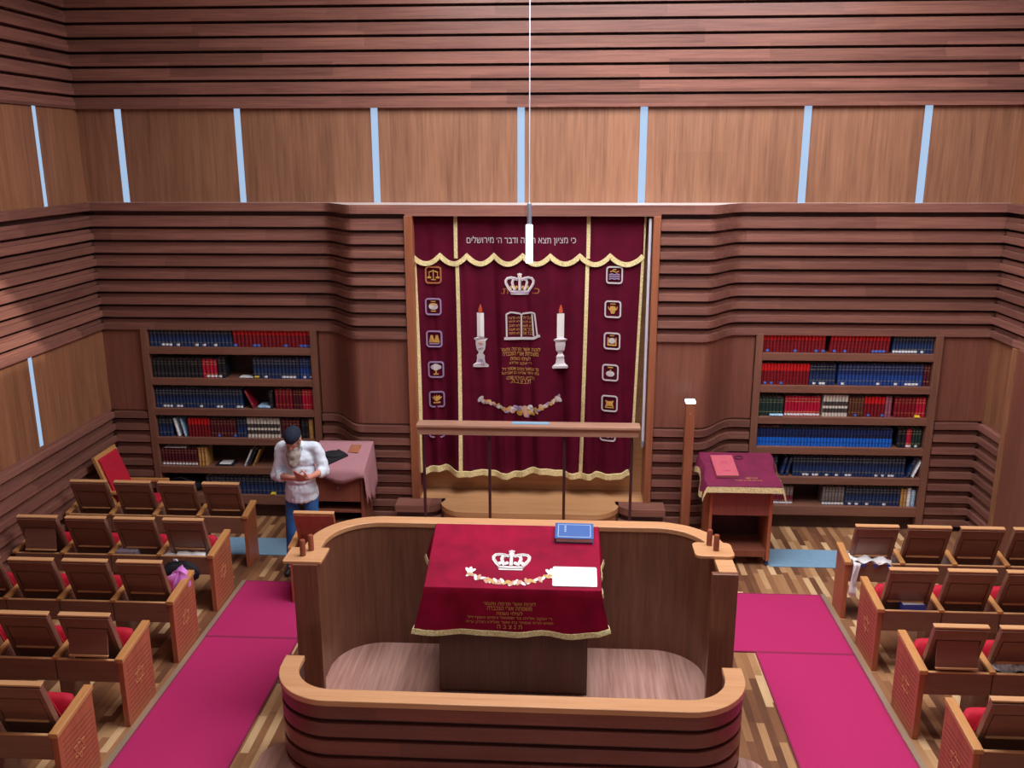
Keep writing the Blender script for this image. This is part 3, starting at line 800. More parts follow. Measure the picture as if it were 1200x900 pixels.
# dedication text
lines = [('לזכות אשר תרמה ותעזר', .47), ('משפחת אורי הנכבדה', .42), ('לעילוי נשמת', .24), ('ר׳ יעקב אליהו', .26), ('בר שמואל ניסים ואסתר ז״ל', .43), ('בת אשר אליהו בן אברהם', .44), ('נלב״ע בחודש שבט', .33), ('ת.נ.צ.ב.ה.', .24)]
mb = MB()
for (tx, w), z in zip(lines, (2.352, 2.294, 2.236, 2.176, 2.112, 2.058, 2.003, 1.952)):
    text_mesh(mb, tx, -.49, z, w, .046, CP, 0, depth=.010)
mb.build('dedication_lettering', 'goldthread', cur)
# garland
mb = MB()
G = [(-.973+.945*i/30, 1.745-.155*(1-(2*i/30-1)**2)) for i in range(31)]
stroke(mb, G, .012, 3, .008)
rg = random.Random(3)
for i, (x, z) in enumerate(G):
    a = rg.uniform(0, PI); s = 1.35 if 11 < i < 20 else .9
    patch(mb, ellp(x+rg.uniform(-.01, .01), z+rg.uniform(-.03, .03)*s, .04*s, .018*s, a), [0, 1, 2, 3][i % 4], .012+.002*(i % 3))
    if i % 2: patch(mb, ellp(x, z+rg.uniform(-.03, .04)*s, .026*s, .024*s), [3, 0, 1][i % 3], .016)
patch(mb, ellp(-.97, 1.73, .05, .022, .9), 0, .018); patch(mb, ellp(-.03, 1.73, .05, .022, 2.3), 0, .018)
mb.build('flower_garland', ['greythread', 'pinkthread', 'lilacthread', 'goldthread'], cur)
# medallions
def rsq(cx, cz, w, h, r=.03, n=4):
    P = []
    for (sx, sz, a0) in ((1, 1, 0), (-1, 1, PI/2), (-1, -1, PI), (1, -1, 1.5*PI)):
        for i in range(n+1):
            a = a0+PI/2*i/n; P.append((cx+sx*(w/2-r)+r*math.cos(a), cz+sz*(h/2-r)+r*math.sin(a)))
    return P
def medallion(cx, cz, kind, fm):
    mb = MB(); P = rsq(cx, cz, .175, .185); stroke(mb, P+[P[0], P[1]], .017, 0, .020)
    E = lambda x, z, rx, rz, m=1, a=0, dd=.012: patch(mb, ellp(cx+x, cz+z, rx, rz, a), m, dd)
    Sx = lambda pts, w=.012, m=1: stroke(mb, [(cx+x, cz+z) for x, z in pts], w, m, .014)
    if kind == 'scales':
        Sx([(0, -.05), (0, .06)]); Sx([(-.055, .03), (0, .05), (.055, .03)]); E(-.05, -.03, .025, .012); E(.05, -.03, .025, .012); Sx([(-.05, .03), (-.05, -.03)], .006); Sx([(.05, .03), (.05, -.03)], .006); Sx([(-.03, -.055), (.03, -.055)])
    elif kind == 'bowl': E(0, .0, .055, .04, 2); E(0, .02, .05, .02, 1); Sx([(-.03, -.055), (.03, -.055)]); Sx([(-.03, .06), (.03, .06)])
    elif kind == 'tents':
        for x in (-.03, .032): patch(mb, [(cx+x-.036, cz-.045), (cx+x+.036, cz-.045), (cx+x+.012, cz+.045), (cx+x-.012, cz+.045)], 1, .012)
        Sx([(-.06, -.06), (.06, -.06)], .012, 0)
    elif kind == 'tree':
        for x, z in ((-.03, .03), (.03, .03), (0, .045), (0, .015)): E(x, z, .035, .028, 2)
        Sx([(0, .0), (0, -.05)]); Sx([(-.03, -.055), (.03, -.055)])
    elif kind == 'plant':
        for a in (-.9, -.45, 0, .45, .9): E(math.sin(a)*.035, -.005+math.cos(a)*.02, .012, .04, 1, -a)
        Sx([(-.04, -.04), (.04, -.04)], .016)
    elif kind == 'waves':
        for z in (-.05, -.025, 0): Sx([(-.06, z), (-.03, z+.012), (0, z), (.03, z+.012), (.06, z)], .014, 3)
        Sx([(-.05, .035), (-.02, .045), (.02, .03), (.05, .045)], .01, 1); Sx([(-.02, .062), (.02, .062)])
    elif kind == 'jug': patch(mb, [(cx-.018, cz-.055), (cx+.018, cz-.055), (cx+.038, cz+.0), (cx+.025, cz+.035), (cx-.025, cz+.035), (cx-.038, cz)], 1, .012); Sx([(-.05, .03), (-.045, .0), (-.025, -.015)], .01); Sx([(.05, .03), (.045, 0), (.025, -.015)], .01); Sx([(-.03, .06), (.03, .06)])
    elif kind == 'scroll':
        E(0, 0, .04, .035, 2); Sx([(-.045, -.05), (-.045, .04)], .016); Sx([(.045, -.05), (.045, .04)], .016); Sx([(-.05, -.05), (.05, -.05)], .014); Sx([(-.025, .062), (.025, .062)])
    elif kind == 'fruit': E(0, -.015, .05, .035, 0); E(-.02, -.01, .025, .02, 2); Sx([(0, .01), (.005, .04)], .012); Sx([(-.03, .062), (.03, .062)])
    elif kind == 'hide': patch(mb, [(cx-.05, cz-.045), (cx-.02, cz-.03), (cx+.02, cz-.03), (cx+.05, cz-.045), (cx+.038, cz), (cx+.05, cz+.04), (cx+.02, cz+.03), (cx-.02, cz+.03), (cx-.05, cz+.04), (cx-.038, cz)], 1, .012); Sx([(-.05, -.05), (.05, -.05)], .01)
    mb.build('embroidered_medallion', [fm, 'goldthread', 'greythread', 'lilacthread'], cur)
for (x, z), k in zip(((-1.506, 3.222), (-1.515, 2.85), (-1.514, 2.462), (-1.502, 2.087), (-1.50, 1.717), (-1.51, 1.33)), ('scales', 'bowl', 'tents', 'tree', 'plant', 'fruit')): medallion(x, z, k, 'lilacthread' if k != 'scales' else 'copper')
for (x, z), k in zip(((.592, 3.233), (.583, 2.836), (.583, 2.461), (.572, 2.08), (.572, 1.702), (.561, 1.33)), ('waves', 'jug', 'scroll', 'fruit', 'hide', 'waves')): medallion(x, z, k, 'greythread')
# drawing rod of the curtain
rod = thing('curtain_rod', 'pale curtain pulling rod hanging at the right edge of the ark', 'rod', (.975, 10.30, 1.2))
mb = MB(); mb.tube([(0, 0, .06), (0, 0, 2.68)], .018, 10); mb.build('shaft', 'rodwhite', rod, 40)
mb = MB(); mb.lathe([(.012, -.02), (.022, 0), (.022, .07), (.018, .075)]); mb.build('tip', 'steel', rod, 40)

# hanging eternal lamp
lampY = 9.6
lamp = thing('hanging_lamp', 'slim white glowing tube lamp hanging on a cord before the curtain', 'lamp', (-.36, lampY, 3.46))
mb = MB(); mb.lathe([(.036, 0), (.037, .01), (.037, .395), (.03, .405)], n=20); mb.build('tube', 'tube', lamp, 40)
mb = MB(); mb.lathe([(.024, .405), (.024, .62), (.008, .635)], n=16); mb.build('holder', 'steel', lamp, 40)
mb = MB(); mb.tube([(0, 0, .63), (0, 0, CEIL-3.46)], .006, 6); mb.build('cord', 'wire', lamp, 40)

# floor lamp post
fl = thing('floor_lamp', 'square wooden floor lamp post with white lit top beside the lectern', 'lamp', (1.475, 10.03, 0))
mb = MB(); mb.box(-.16, .16, -.16, .16, 0, .03); mb.build('base', 'post_wood', fl, bevel=.004)
mb = MB(); mb.box(-.052, .052, -.052, .052, .03, 1.82); mb.build('post', 'post_wood', fl, bevel=.004)
mb = MB(); mb.box(-.054, .054, -.054, .054, 1.82, 1.85); mb.build('light_top', 'tube', fl)
mb = MB(); mb.tube([(.0, -.052, 1.70), (0, -.060, 1.70)], .007, 8); mb.build('screw', 'steel', fl)

# ------------------------------------------------------------------ bimah
bm_ = thing('bimah', 'raised oval wooden bimah platform enclosed by curved walls', 'platform', (CX, 6.6, 0))
PZ = .20
def U_path(xo, yback, yend, r, n=12):
    """rear U: from left end to right end, local coordinates about (0,6.6)"""
    P = [(-xo, yend)]
    for i in range(n+1):
        a = PI-PI/2*i/n; P.append((-xo+r+r*math.cos(a), yback-r+r*math.sin(a)))
    for i in range(n+1):
        a = PI/2-PI/2*i/n; P.append((xo-r+r*math.cos(a), yback-r+r*math.sin(a)))
    P.append((xo, yend)); return [(x, y-6.6) for x, y in P]
def ring(mb, A, B, z0, z1, mat=0):
    mb.grid([[(x, y, z0) for x, y in A], [(x, y, z1) for x, y in A], [(x, y, z1) for x, y in B], [(x, y, z0) for x, y in B], [(x, y, z0) for x, y in A]], mat)
    for e in (0, -1):
        a, b = A[e], B[e]; mb.add([(*a, z0), (*a, z1), (*b, z1), (*b, z0)], [(0, 1, 2, 3)], mat)
HX = 1.765
outer = U_path(HX, 7.54, 6.56, .56); inner = U_path(HX-.13, 7.41, 6.56, .43)
mb = MB(); ring(mb, outer, inner, 0, 1.355); mb.build('rear_wall', 'walnut', bm_, 40)
ro = U_path(HX+.008, 7.548, 6.56, .568); ri = U_path(HX-.138, 7.402, 6.56, .422)
mb = MB(); ring(mb, ro, ri, 1.355, 1.40); mb.build('rear_rail', 'rail', bm_, 40, bevel=.005)
for s in (-1, 1):
    mb = MB(); mb.box(min(s*(HX+.004), s*(HX-.20)), max(s*(HX+.004), s*(HX-.20)), -.09, -.035, .0, 1.405); mb.build('end_post', 'walnut', bm_, bevel=.006)
# front wall
def V_path(xo, yfront, yend, r, n=12):
    P = [(-xo, yend)]
    for i in range(n+1):
        a = PI+PI/2*i/n; P.append((-xo+r+r*math.cos(a), yfront+r+r*math.sin(a)))
    for i in range(n+1):
        a = 1.5*PI+PI/2*i/n; P.append((xo-r+r*math.cos(a), yfront+r+r*math.sin(a)))
    P.append((xo, yend)); return [(x, y-6.6) for x, y in P]
fo = V_path(HX+.0, 5.66, 6.22, .46); fi = V_path(HX-.13, 5.79, 6.22, .33)
mb = MB(); ring(mb, V_path(HX-.03, 5.69, 6.22, .43), fi, 0, .715, 1)
z = .715
while z > .06:
    ring(mb, fo, V_path(HX-.04, 5.70, 6.22, .42), z-.112, z, 0); z -= .15
mb.build('front_wall', ['rosewood', 'recess'], bm_, 40, bevel=.004)
mb = MB(); ring(mb, V_path(HX+.012, 5.648, 6.235, .472), V_path(HX-.138, 5.798, 6.235, .322), .715, .76); mb.build('front_rail', 'rail', bm_, 40, bevel=.005)
# platform slab
pl = U_path(HX-.13, 7.41, 6.55, .43)+V_path(HX-.131, 5.79, 6.22, .33)[::-1]
mb = MB(); mb.prism(pl, 0, PZ, 2); mb.build('platform_floor', 'veneer', bm_, 40)
# low step outside the front wall
mb = MB(); st = [(-HX-.16, -1.9), (HX+.18, -1.9)]
for i in range(9): a = PI/2*i/8; st.append((HX+.18-.2+.2*math.cos(a), -.72+.2*math.sin(a)-.0))
for i in range(9): a = PI/2+PI/2*i/8; st.append((-HX-.16+.2+.2*math.cos(a), -.72+.2*math.sin(a)))
mb.prism(st, 0, .09, 2); mb.build('front_step', 'veneer', bm_, 40, bevel=.006)
# side shelves with pegs
for s in (-1, 1):
    sx = s*(HX-.10)
    yo = .06 if s < 0 else .33; sx -= .03
    mb = MB(); P = rsq(0, 0, .32, .27, .015 if s < 0 else .05); mb.prism([(sx+x, yo+y) for x, y in P], 1.402, 1.427, 2); sh = mb.build('side_shelf', 'rail', bm_, bevel=.004)
    for dx, dy in ((-.02, .10), (.02, .0)) if s > 0 else ((.02, .10), (-.02, .0)):
        mb = MB(); mb.lathe([(.024, 0), (.024, .13), (.018, .137)], (sx+dx, yo-.02+dy, 1.427), 12); mb.build('peg', 'peg', sh, 40)

# reading table
tb = thing('reading_table', 'dark walnut reading table under the crimson velvet cloth on the bimah', 'table', (-.375, 6.62, PZ))
mb = MB(); mb.box(-.615, .615, .04, .68, 0, .80); mb.build('cabinet', 'walnut_dark', tb, bevel=.004)
for x0, x1 in ((-.615, -.005), (.005, .615)):
    mb = MB(); mb.box(x0, x1, .012, .04, .60, .92); mb.build('upper_front', 'walnut', tb, bevel=.004)
mb = MB(); mb.box(-.60, .60, .02, .04, .03, .585); mb.build('front_panel', 'walnut_dark', tb, bevel=.004)
mb = MB(); mb.prism([(-.03, .93), (.70, .93), (.70, 1.205), (-.03, .985)], -.66, .66, 0); mb.build('sloped_top', 'walnut', tb, bevel=.004)

# cloth, local origin at table centre
cloth = thing('tablecloth', 'crimson velvet tablecloth with gold fringe draped over the reading table', 'tablecloth', (-.375, 6.56, 0))
ZA, SL, DY = 1.203, .305, .745
def top_pt(x, y, d=0): return (x, y-d*.29, ZA+SL*y+d)
A = .712
# perimeter loop (corner flare on the skirt)
loop = []
NS = 24
for i in range(NS): loop.append((-A+2*A*i/NS, 0, 'f'))
for i in range(NS): loop.append((A, DY*i/NS, 'r'))
for i in range(NS): loop.append((A-2*A*i/NS, DY, 'b'))
for i in range(NS): loop.append((-A, DY-DY*i/NS, 'l'))
def skirt(i, u):
    x, y, s = loop[i % len(loop)]
    k = i % NS; c = min(k, NS-k)/NS
    cf = max(0, 1-c*NS/4.0)**1.5           # flare near the corners
    n = {'f': (0, -1), 'r': (1, 0), 'b': (0, 1), 'l': (-1, 0)}[s]
    sx = 1 if x > 0 else -1; sy = -1 if y < DY/2 else 1
    drop = .365 if s in 'fb' else .34
    dd = drop*u*(1-.08*cf)
    w = .012*math.sin(i*1.05)*u
    ox = n[0]*(.015*u+w)+sx*cf*(.085 if x < 0 else .05)*u; oy = n[1]*(.02*u+w)+sy*cf*.05*u
    z = ZA+SL*y-dd-.02*u*math.sin(i*.7)*.5
    return (x+ox, y+oy, z)
rows = []
for u in (0, .03, .2, .4, .6, .8, 1): rows.append([skirt(i, u) for i in range(4*NS)])
rows[0] = [(x*.995, y, ZA+SL*y+.012) for x, y, s in loop]
rows[1] = [(x*1.006, y+(-.006 if s == 'f' else 0), ZA+SL*y+.0) for x, y, s in loop]
mb = MB(); mb.grid(rows, 0, True)
mb.grid([[(-A*.995+2*A*.995*i/8, DY*j/8, ZA+SL*DY*j/8+.012) for i in range(9)] for j in range(9)], 0)
vel = mb.build('velvet_cover', 'velvet_table', cloth, 50)
fr0 = [skirt(i, .965) for i in range(4*NS)]; fr1 = [skirt(i, 1.085) for i in range(4*NS)]
def outw(P, d):
    out = []
    for i, (x, y, z) in enumerate(P):
        v = Vector((x, y-DY/2, 0)); v = v.normalized()*d; out.append((x+v.x, y+v.y, z))
    return out
mb = MB(); mb.grid([outw(fr0, .004), outw(fr0, .012), outw(fr1, .014), outw(fr1, -.002)], 0, True); mb.build('gold_fringe', 'gold', cloth, 50)
TP = lambda x, z, d: (x, z, ZA+SL*z+.012+d*1.0)
mb = MB(); crown(mb, -.025, .31, .31, .22, TP, .004); mb.build('embroidered_crown', ['whitethread', 'whitethread', 'greythread'], cloth)
mb = MB()
G = [(-.36+.66*i/24, .15-.09*(1-(2*i/24-1)**2)) for i in range(25)]
for i, (x, y) in enumerate(G):
    a = rg.uniform(0, PI); patch(mb, ellp(x, y+rg.uniform(-.015, .015), .034, .014, a), [0, 1, 0, 2][i % 4], .004+.001*(i % 3), TP)
    if i % 3 == 0: patch(mb, ellp(x, y, .02, .022), [2, 1][i % 2], .007, TP)
for sx in (-.36, .30):
    for a in (.6, 1.4, 2.2): patch(mb, ellp(sx+.02*math.cos(a), .165+.02*math.sin(a), .04, .016, a), 0, .008, TP)
mb.build('flower_garland', ['whitethread', 'pinkthread', 'goldthread'], cloth)
FP = lambda x, z, d: (x, -.012-.022*((1.19-z)/.4)-d-.006, z)
mb = MB()
for (tx, w), z in zip((('לזכות אשר תרמה ותעזר', .42), ('משפחת אורי הנכבדה', .36), ('לעילוי נשמת', .21), ('ר׳ יעקב אליהו בר שמואל ניסים ויוסף ז״ל', .68), ('וזוגתו מרת אסתר בת אשר ואליהו הכהן ע״ה', .70), ('ת נ צ ב ה', .2)), (1.10, 1.058, 1.017, .975, .937, .900)):
    text_mesh(mb, tx, -.02, z, w, .032, FP, 0, depth=.010)
mb.build('dedication_lettering', 'goldthread', cloth)
# things on the cloth
def on_cloth(x, y): return (-.375+x, 6.56+y, ZA+SL*y+.013)
SA = math.atan(SL)
M['bookblue'] = plain('blue book cover', lin(36, 84, 156), .4); M['bookblue_gold'] = plain('pale gilt line', lin(150, 176, 200), .5)
bk = thing('prayer_book', 'thick blue book with pale border at the far corner of the crimson cloth', 'book', on_cloth(.50, .635)); bk.rotation_euler = (SA, 0, -.02)
mb = MB(); mb.box(-.155, .155, -.10, .09, .004, .045); mb.build('page_block', 'pages', bk, bevel=.003)
mb = MB(); mb.box(-.163, .163, -.105, .095, .045, .051); mb.box(-.163, .163, -.105, .095, 0, .004); mb.box(-.165, -.158, -.105, .095, 0, .051)
for x0, x1, y0, y1 in ((-.14, .14, -.086, -.08), (-.14, .14, .07, .076), (-.14, -.134, -.086, .076), (.134, .14, -.086, .076)): mb.box(x0, x1, y0, y1, .051, .0516, 1)
for k in range(4): mb.box(-.085, -.07, -.02+.022*k, -.006+.022*k, .051, .0516, 1)
mb.build('cover', ['bookblue', 'bookblue_gold'], bk, bevel=.002)
mb = MB(); P = rsq(0, 0, .36, .225, .015); mb.prism(P, 0, .006, 2); mb.prism([(x*.99, y*.99) for x, y in P], .006, .009, 2)
o = mb.build('white_card', 'paper', loc=on_cloth(.50, .14)); o.rotation_euler = (SA, 0, .0); tag(o, 'blank white laminated card near the front edge of the crimson cloth', 'card')

# ------------------------------------------------------------------ lectern (right)
lc = thing('lectern', 'reddish wooden lectern with open shelf on casters before right bookcase', 'lectern', (2.045, 9.60, 0))
for x0, x1 in ((-.36, -.325), (.305, .345)):
    mb = MB(); mb.prism([(0, .07), (.5, .07), (.5, 1.13), (0, .985)], x0, x1, 0); mb.build('side_panel', 'bench_end', lc, bevel=.004)
mb = MB(); mb.box(-.325, .305, .01, .03, .62, .98); mb.build('front_panel', 'reddish', lc, bevel=.003)
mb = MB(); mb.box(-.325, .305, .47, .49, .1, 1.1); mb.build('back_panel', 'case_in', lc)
mb = MB(); mb.box(-.325, .305, .02, .47, .16, .19); mb.box(-.325, .305, .02, .04, .11, .16); mb.build('bottom_shelf', 'reddish', lc, bevel=.003)
mb = MB(); mb.prism([(-.02, .985), (.52, 1.135), (.52, 1.165), (-.02, 1.01)], -.40, .385, 0); mb.build('sloped_top', 'reddish', lc, bevel=.003)
for x in (-.34, .325):
    for y in (.05, .45):
        mb = MB(); mb.tube([(x-.015, y, .03), (x+.015, y, .03)], .03, 12); mb.box(x-.02, x+.02, y-.012, y+.012, .03, .07, 1); mb.build('caster', ['blue_knob', 'rubber'], lc, 40)
cv = thing('lectern_cover', 'plum velvet lectern cover with broad gold fringe', 'cover', (2.04, 9.56, 0))
def LC(x, y, d=0): 
    return (x, y, 1.022+.285*y+d)
LW = [(-.46, .40), (.42, .40)]
rows = []
for j in range(11):
    y = -.03+.60*j/10
    w0 = -.405-.02*math.sin(j*.9); w1 = .395+.02*math.sin(j*.8+1)
    row = []
    # left drop
    dl = .11+.05*math.sin(j*.8); dr = .10+.03*math.sin(j*.7+2)
    row.append((w0-.045, y, 1.022+.285*y-dl)); row.append((w0-.03, y, 1.022+.285*y-dl*.5)); row.append((w0-.006, y, 1.022+.285*y))
    for i in range(9): 
        x = w0+(w1-w0)*i/8; row.append(LC(x, y, .008))
    row.append((w1+.006, y, 1.022+.285*y)); row.append((w1+.03, y, 1.022+.285*y-dr*.5)); row.append((w1+.045, y, 1.022+.285*y-dr))
    rows.append(row)
front = [(x*1.01, y-.02, z-.012) for x, y, z in rows[0]]; front2 = [(x*1.015, y-.028, z-.05) for x, y, z in rows[0]]
mb = MB(); mb.grid([front2, front]+rows); mb.build('velvet_cover', 'plum', cv, 50)
mb = MB()
ff = [(x*1.015, y-.034, z-.02) for x, y, z in rows[0]]; ff2 = [(x*1.02, y-.040, z-.085) for x, y, z in rows[0]]; ff3 = [(x*1.02, y-.030, z-.085) for x, y, z in rows[0]]
mb.grid([ff, ff2, ff3])
for e, sg in ((0, -1), (-1, 1)):
    a = [r[e] for r in rows]; mb.grid([[(x+sg*.006, y, z+.025) for x, y, z in a], [(x+sg*.012, y, z-.045) for x, y, z in a], [(x-sg*.002, y, z-.045) for x, y, z in a]])
mb.build('gold_fringe', 'gold', cv, 50)
LP = lambda x, z, d: (x, z, 1.03+.285*z+d)
mb = MB(); text_mesh(mb, 'לעילוי נשמת', .10, .085, .14, .026, LP, 0, depth=.004); text_mesh(mb, 'אבינו היקר משה בן יעקב ז״ל', .06, .04, .30, .026, LP, 0, depth=.004); mb.build('dedication_lettering', 'goldthread', cv)
M['pinkbook'] = plain('pink book cover', lin(190, 88, 104), .5, noise=.05, nscale=20); M['pinkbook2'] = plain('pink stamped title', lin(176, 62, 92), .5)
o = thing('prayer_book', 'pink book lying on the plum velvet lectern cover', 'book', (1.865, 9.83, 1.037+.285*.27)); o.rotation_euler = (math.atan(.285), 0, .05)
mb = MB(); mb.box(-.125, .125, -.20, .20, 0, .004, 0); mb.box(-.125, .125, -.20, .20, .026, .031, 0); mb.box(-.127, -.12, -.2, .2, 0, .031, 0); mb.box(-.04, .05, .06, .075, .031, .0315, 1); mb.box(-.03, .04, .03, .042, .031, .0315, 1); mb.box(-.02, .05, -.12, -.1, .031, .0315, 1); mb.build('cover', ['pinkbook', 'pinkbook2'], o, bevel=.002)
mb = MB(); mb.box(-.12, .118, -.193, .193, .004, .026); mb.build('page_block', 'pages', o)
mb = MB(); mb.tube([(.045*math.cos(a), .03*math.sin(a), .004) for a in [2*PI*i/20 for i in range(21)]], .004, 6)
o = mb.build('metal_ring', 'dark_metal', None, 40, loc=(2.06, 9.56+.46, 1.037+.285*.46)); o.rotation_euler.x = math.atan(.285); tag(o, 'small dark ring lying near the back of the lectern cover', 'ring')

# ------------------------------------------------------------------ small cabinet table (left) with mauve cloth
tc = thing('cabinet_table', 'small wooden cabinet table with a drawer under the mauve cloth', 'table', (-2.575, 9.70, 0))
for x0, x1 in ((-.30, -.265), (.255, .29)):
    mb = MB(); mb.prism([(0, 0), (.46, 0), (.46, 1.19), (0, 1.035)], x0, x1, 0); mb.build('side_panel', 'reddish', tc, bevel=.003)
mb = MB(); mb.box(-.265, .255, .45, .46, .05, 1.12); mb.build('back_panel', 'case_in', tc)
mb = MB(); mb.box(-.265, .255, .0, .44, .52, .55); mb.build('shelf', 'reddish', tc, bevel=.003)
mb = MB(); mb.box(-.262, .252, -.008, .02, .66, 1.0); dr = mb.build('drawer', 'reddish', tc, bevel=.003)
mb = MB(); mb.tube([(0, -.008, .83), (0, -.03, .83)], .012, 10); mb.build('knob', 'steel', dr, 40)
mb = MB(); mb.box(-.265, .255, .0, .44, .05, .40); mb.build('lower_cupboard', 'walnut_dark', tc, bevel=.003)
mb = MB(); mb.prism([(-.03, 1.035), (.47, 1.20), (.47, 1.225), (-.03, 1.06)], -.32, .31, 0); mb.build('sloped_top', 'reddish', tc, bevel=.003)
def TZ(y): return 1.075+.33*y
cl = MB(); rows = []
for j in range(13):
    y = -.04+.53*j/12
    row = []
    dl = .10; drp = .52-.1*math.sin(j*.55) if j > 2 else .32+.08*j
    for k in range(4): u = 1-k/4; row.append((-.33-.02*u, y, TZ(y)-dl*u))
    for i in range(9): row.append((-.325+.645*i/8, y, TZ(y)+.004))
    for k in range(1, 8): u = k/7; row.append((.325+.03*u+.012*math.sin(j*1.1)*u, y, TZ(y)-drp*u))
    rows.append(row)
f1 = [(x, y-.012, z-.02) for x, y, z in rows[0]]
fr = []
for u in (1, .66, .33):
    fr.append([(x, y-.02-.012*u+.01*math.sin(i*1.3)*u, z-(.12+.04*math.sin(i*.9))*u) for i, (x, y, z) in enumerate(rows[0])])
cl.grid(fr+[f1]+rows)
mc = cl.build('tablecloth', 'mauve', None, 60, loc=(-2.575, 9.70, 0)); tag(mc, 'mauve cloth draped over the small cabinet table beside the man', 'tablecloth')
sd = mc.modifiers.new('thick', 'SOLIDIFY'); sd.thickness = .004; sd.offset = 1
mb = MB(); mb.prism([(-.19, -.01), (-.03, -.16), (.17, .02), (.13, .06), (.03, .13), (.01, .10), (-.08, .07)], 0, .025, 2)
mb.ell((0.0, .02, .03), (.13, .07, .018))
o = mb.build('velvet_bag', 'black', None, 60, .006, loc=(-2.66, 9.88, TZ(.18)+.008)); o.rotation_euler.x = math.atan(.33); tag(o, 'black velvet bag lying on the mauve tablecloth', 'bag')
M['tanbook'] = plain('tan leather cover', lin(168, 104, 74), .5, noise=.1, nscale=40)
o = thing('small_book', 'small brown book on the mauve tablecloth behind the black bag', 'book', (-2.44, 10.03, TZ(.33)+.006)); o.rotation_euler = (math.atan(.33), 0, -.1)
mb = MB(); mb.box(-.06, .06, -.075, .075, .012, .015); mb.box(-.06, .06, -.075, .075, 0, .003); mb.box(-.061, -.057, -.075, .075, 0, .015); mb.build('cover', 'tanbook', o)
mb = MB(); mb.box(-.056, .057, -.071, .071, .003, .012); mb.build('page_block', 'pages', o)

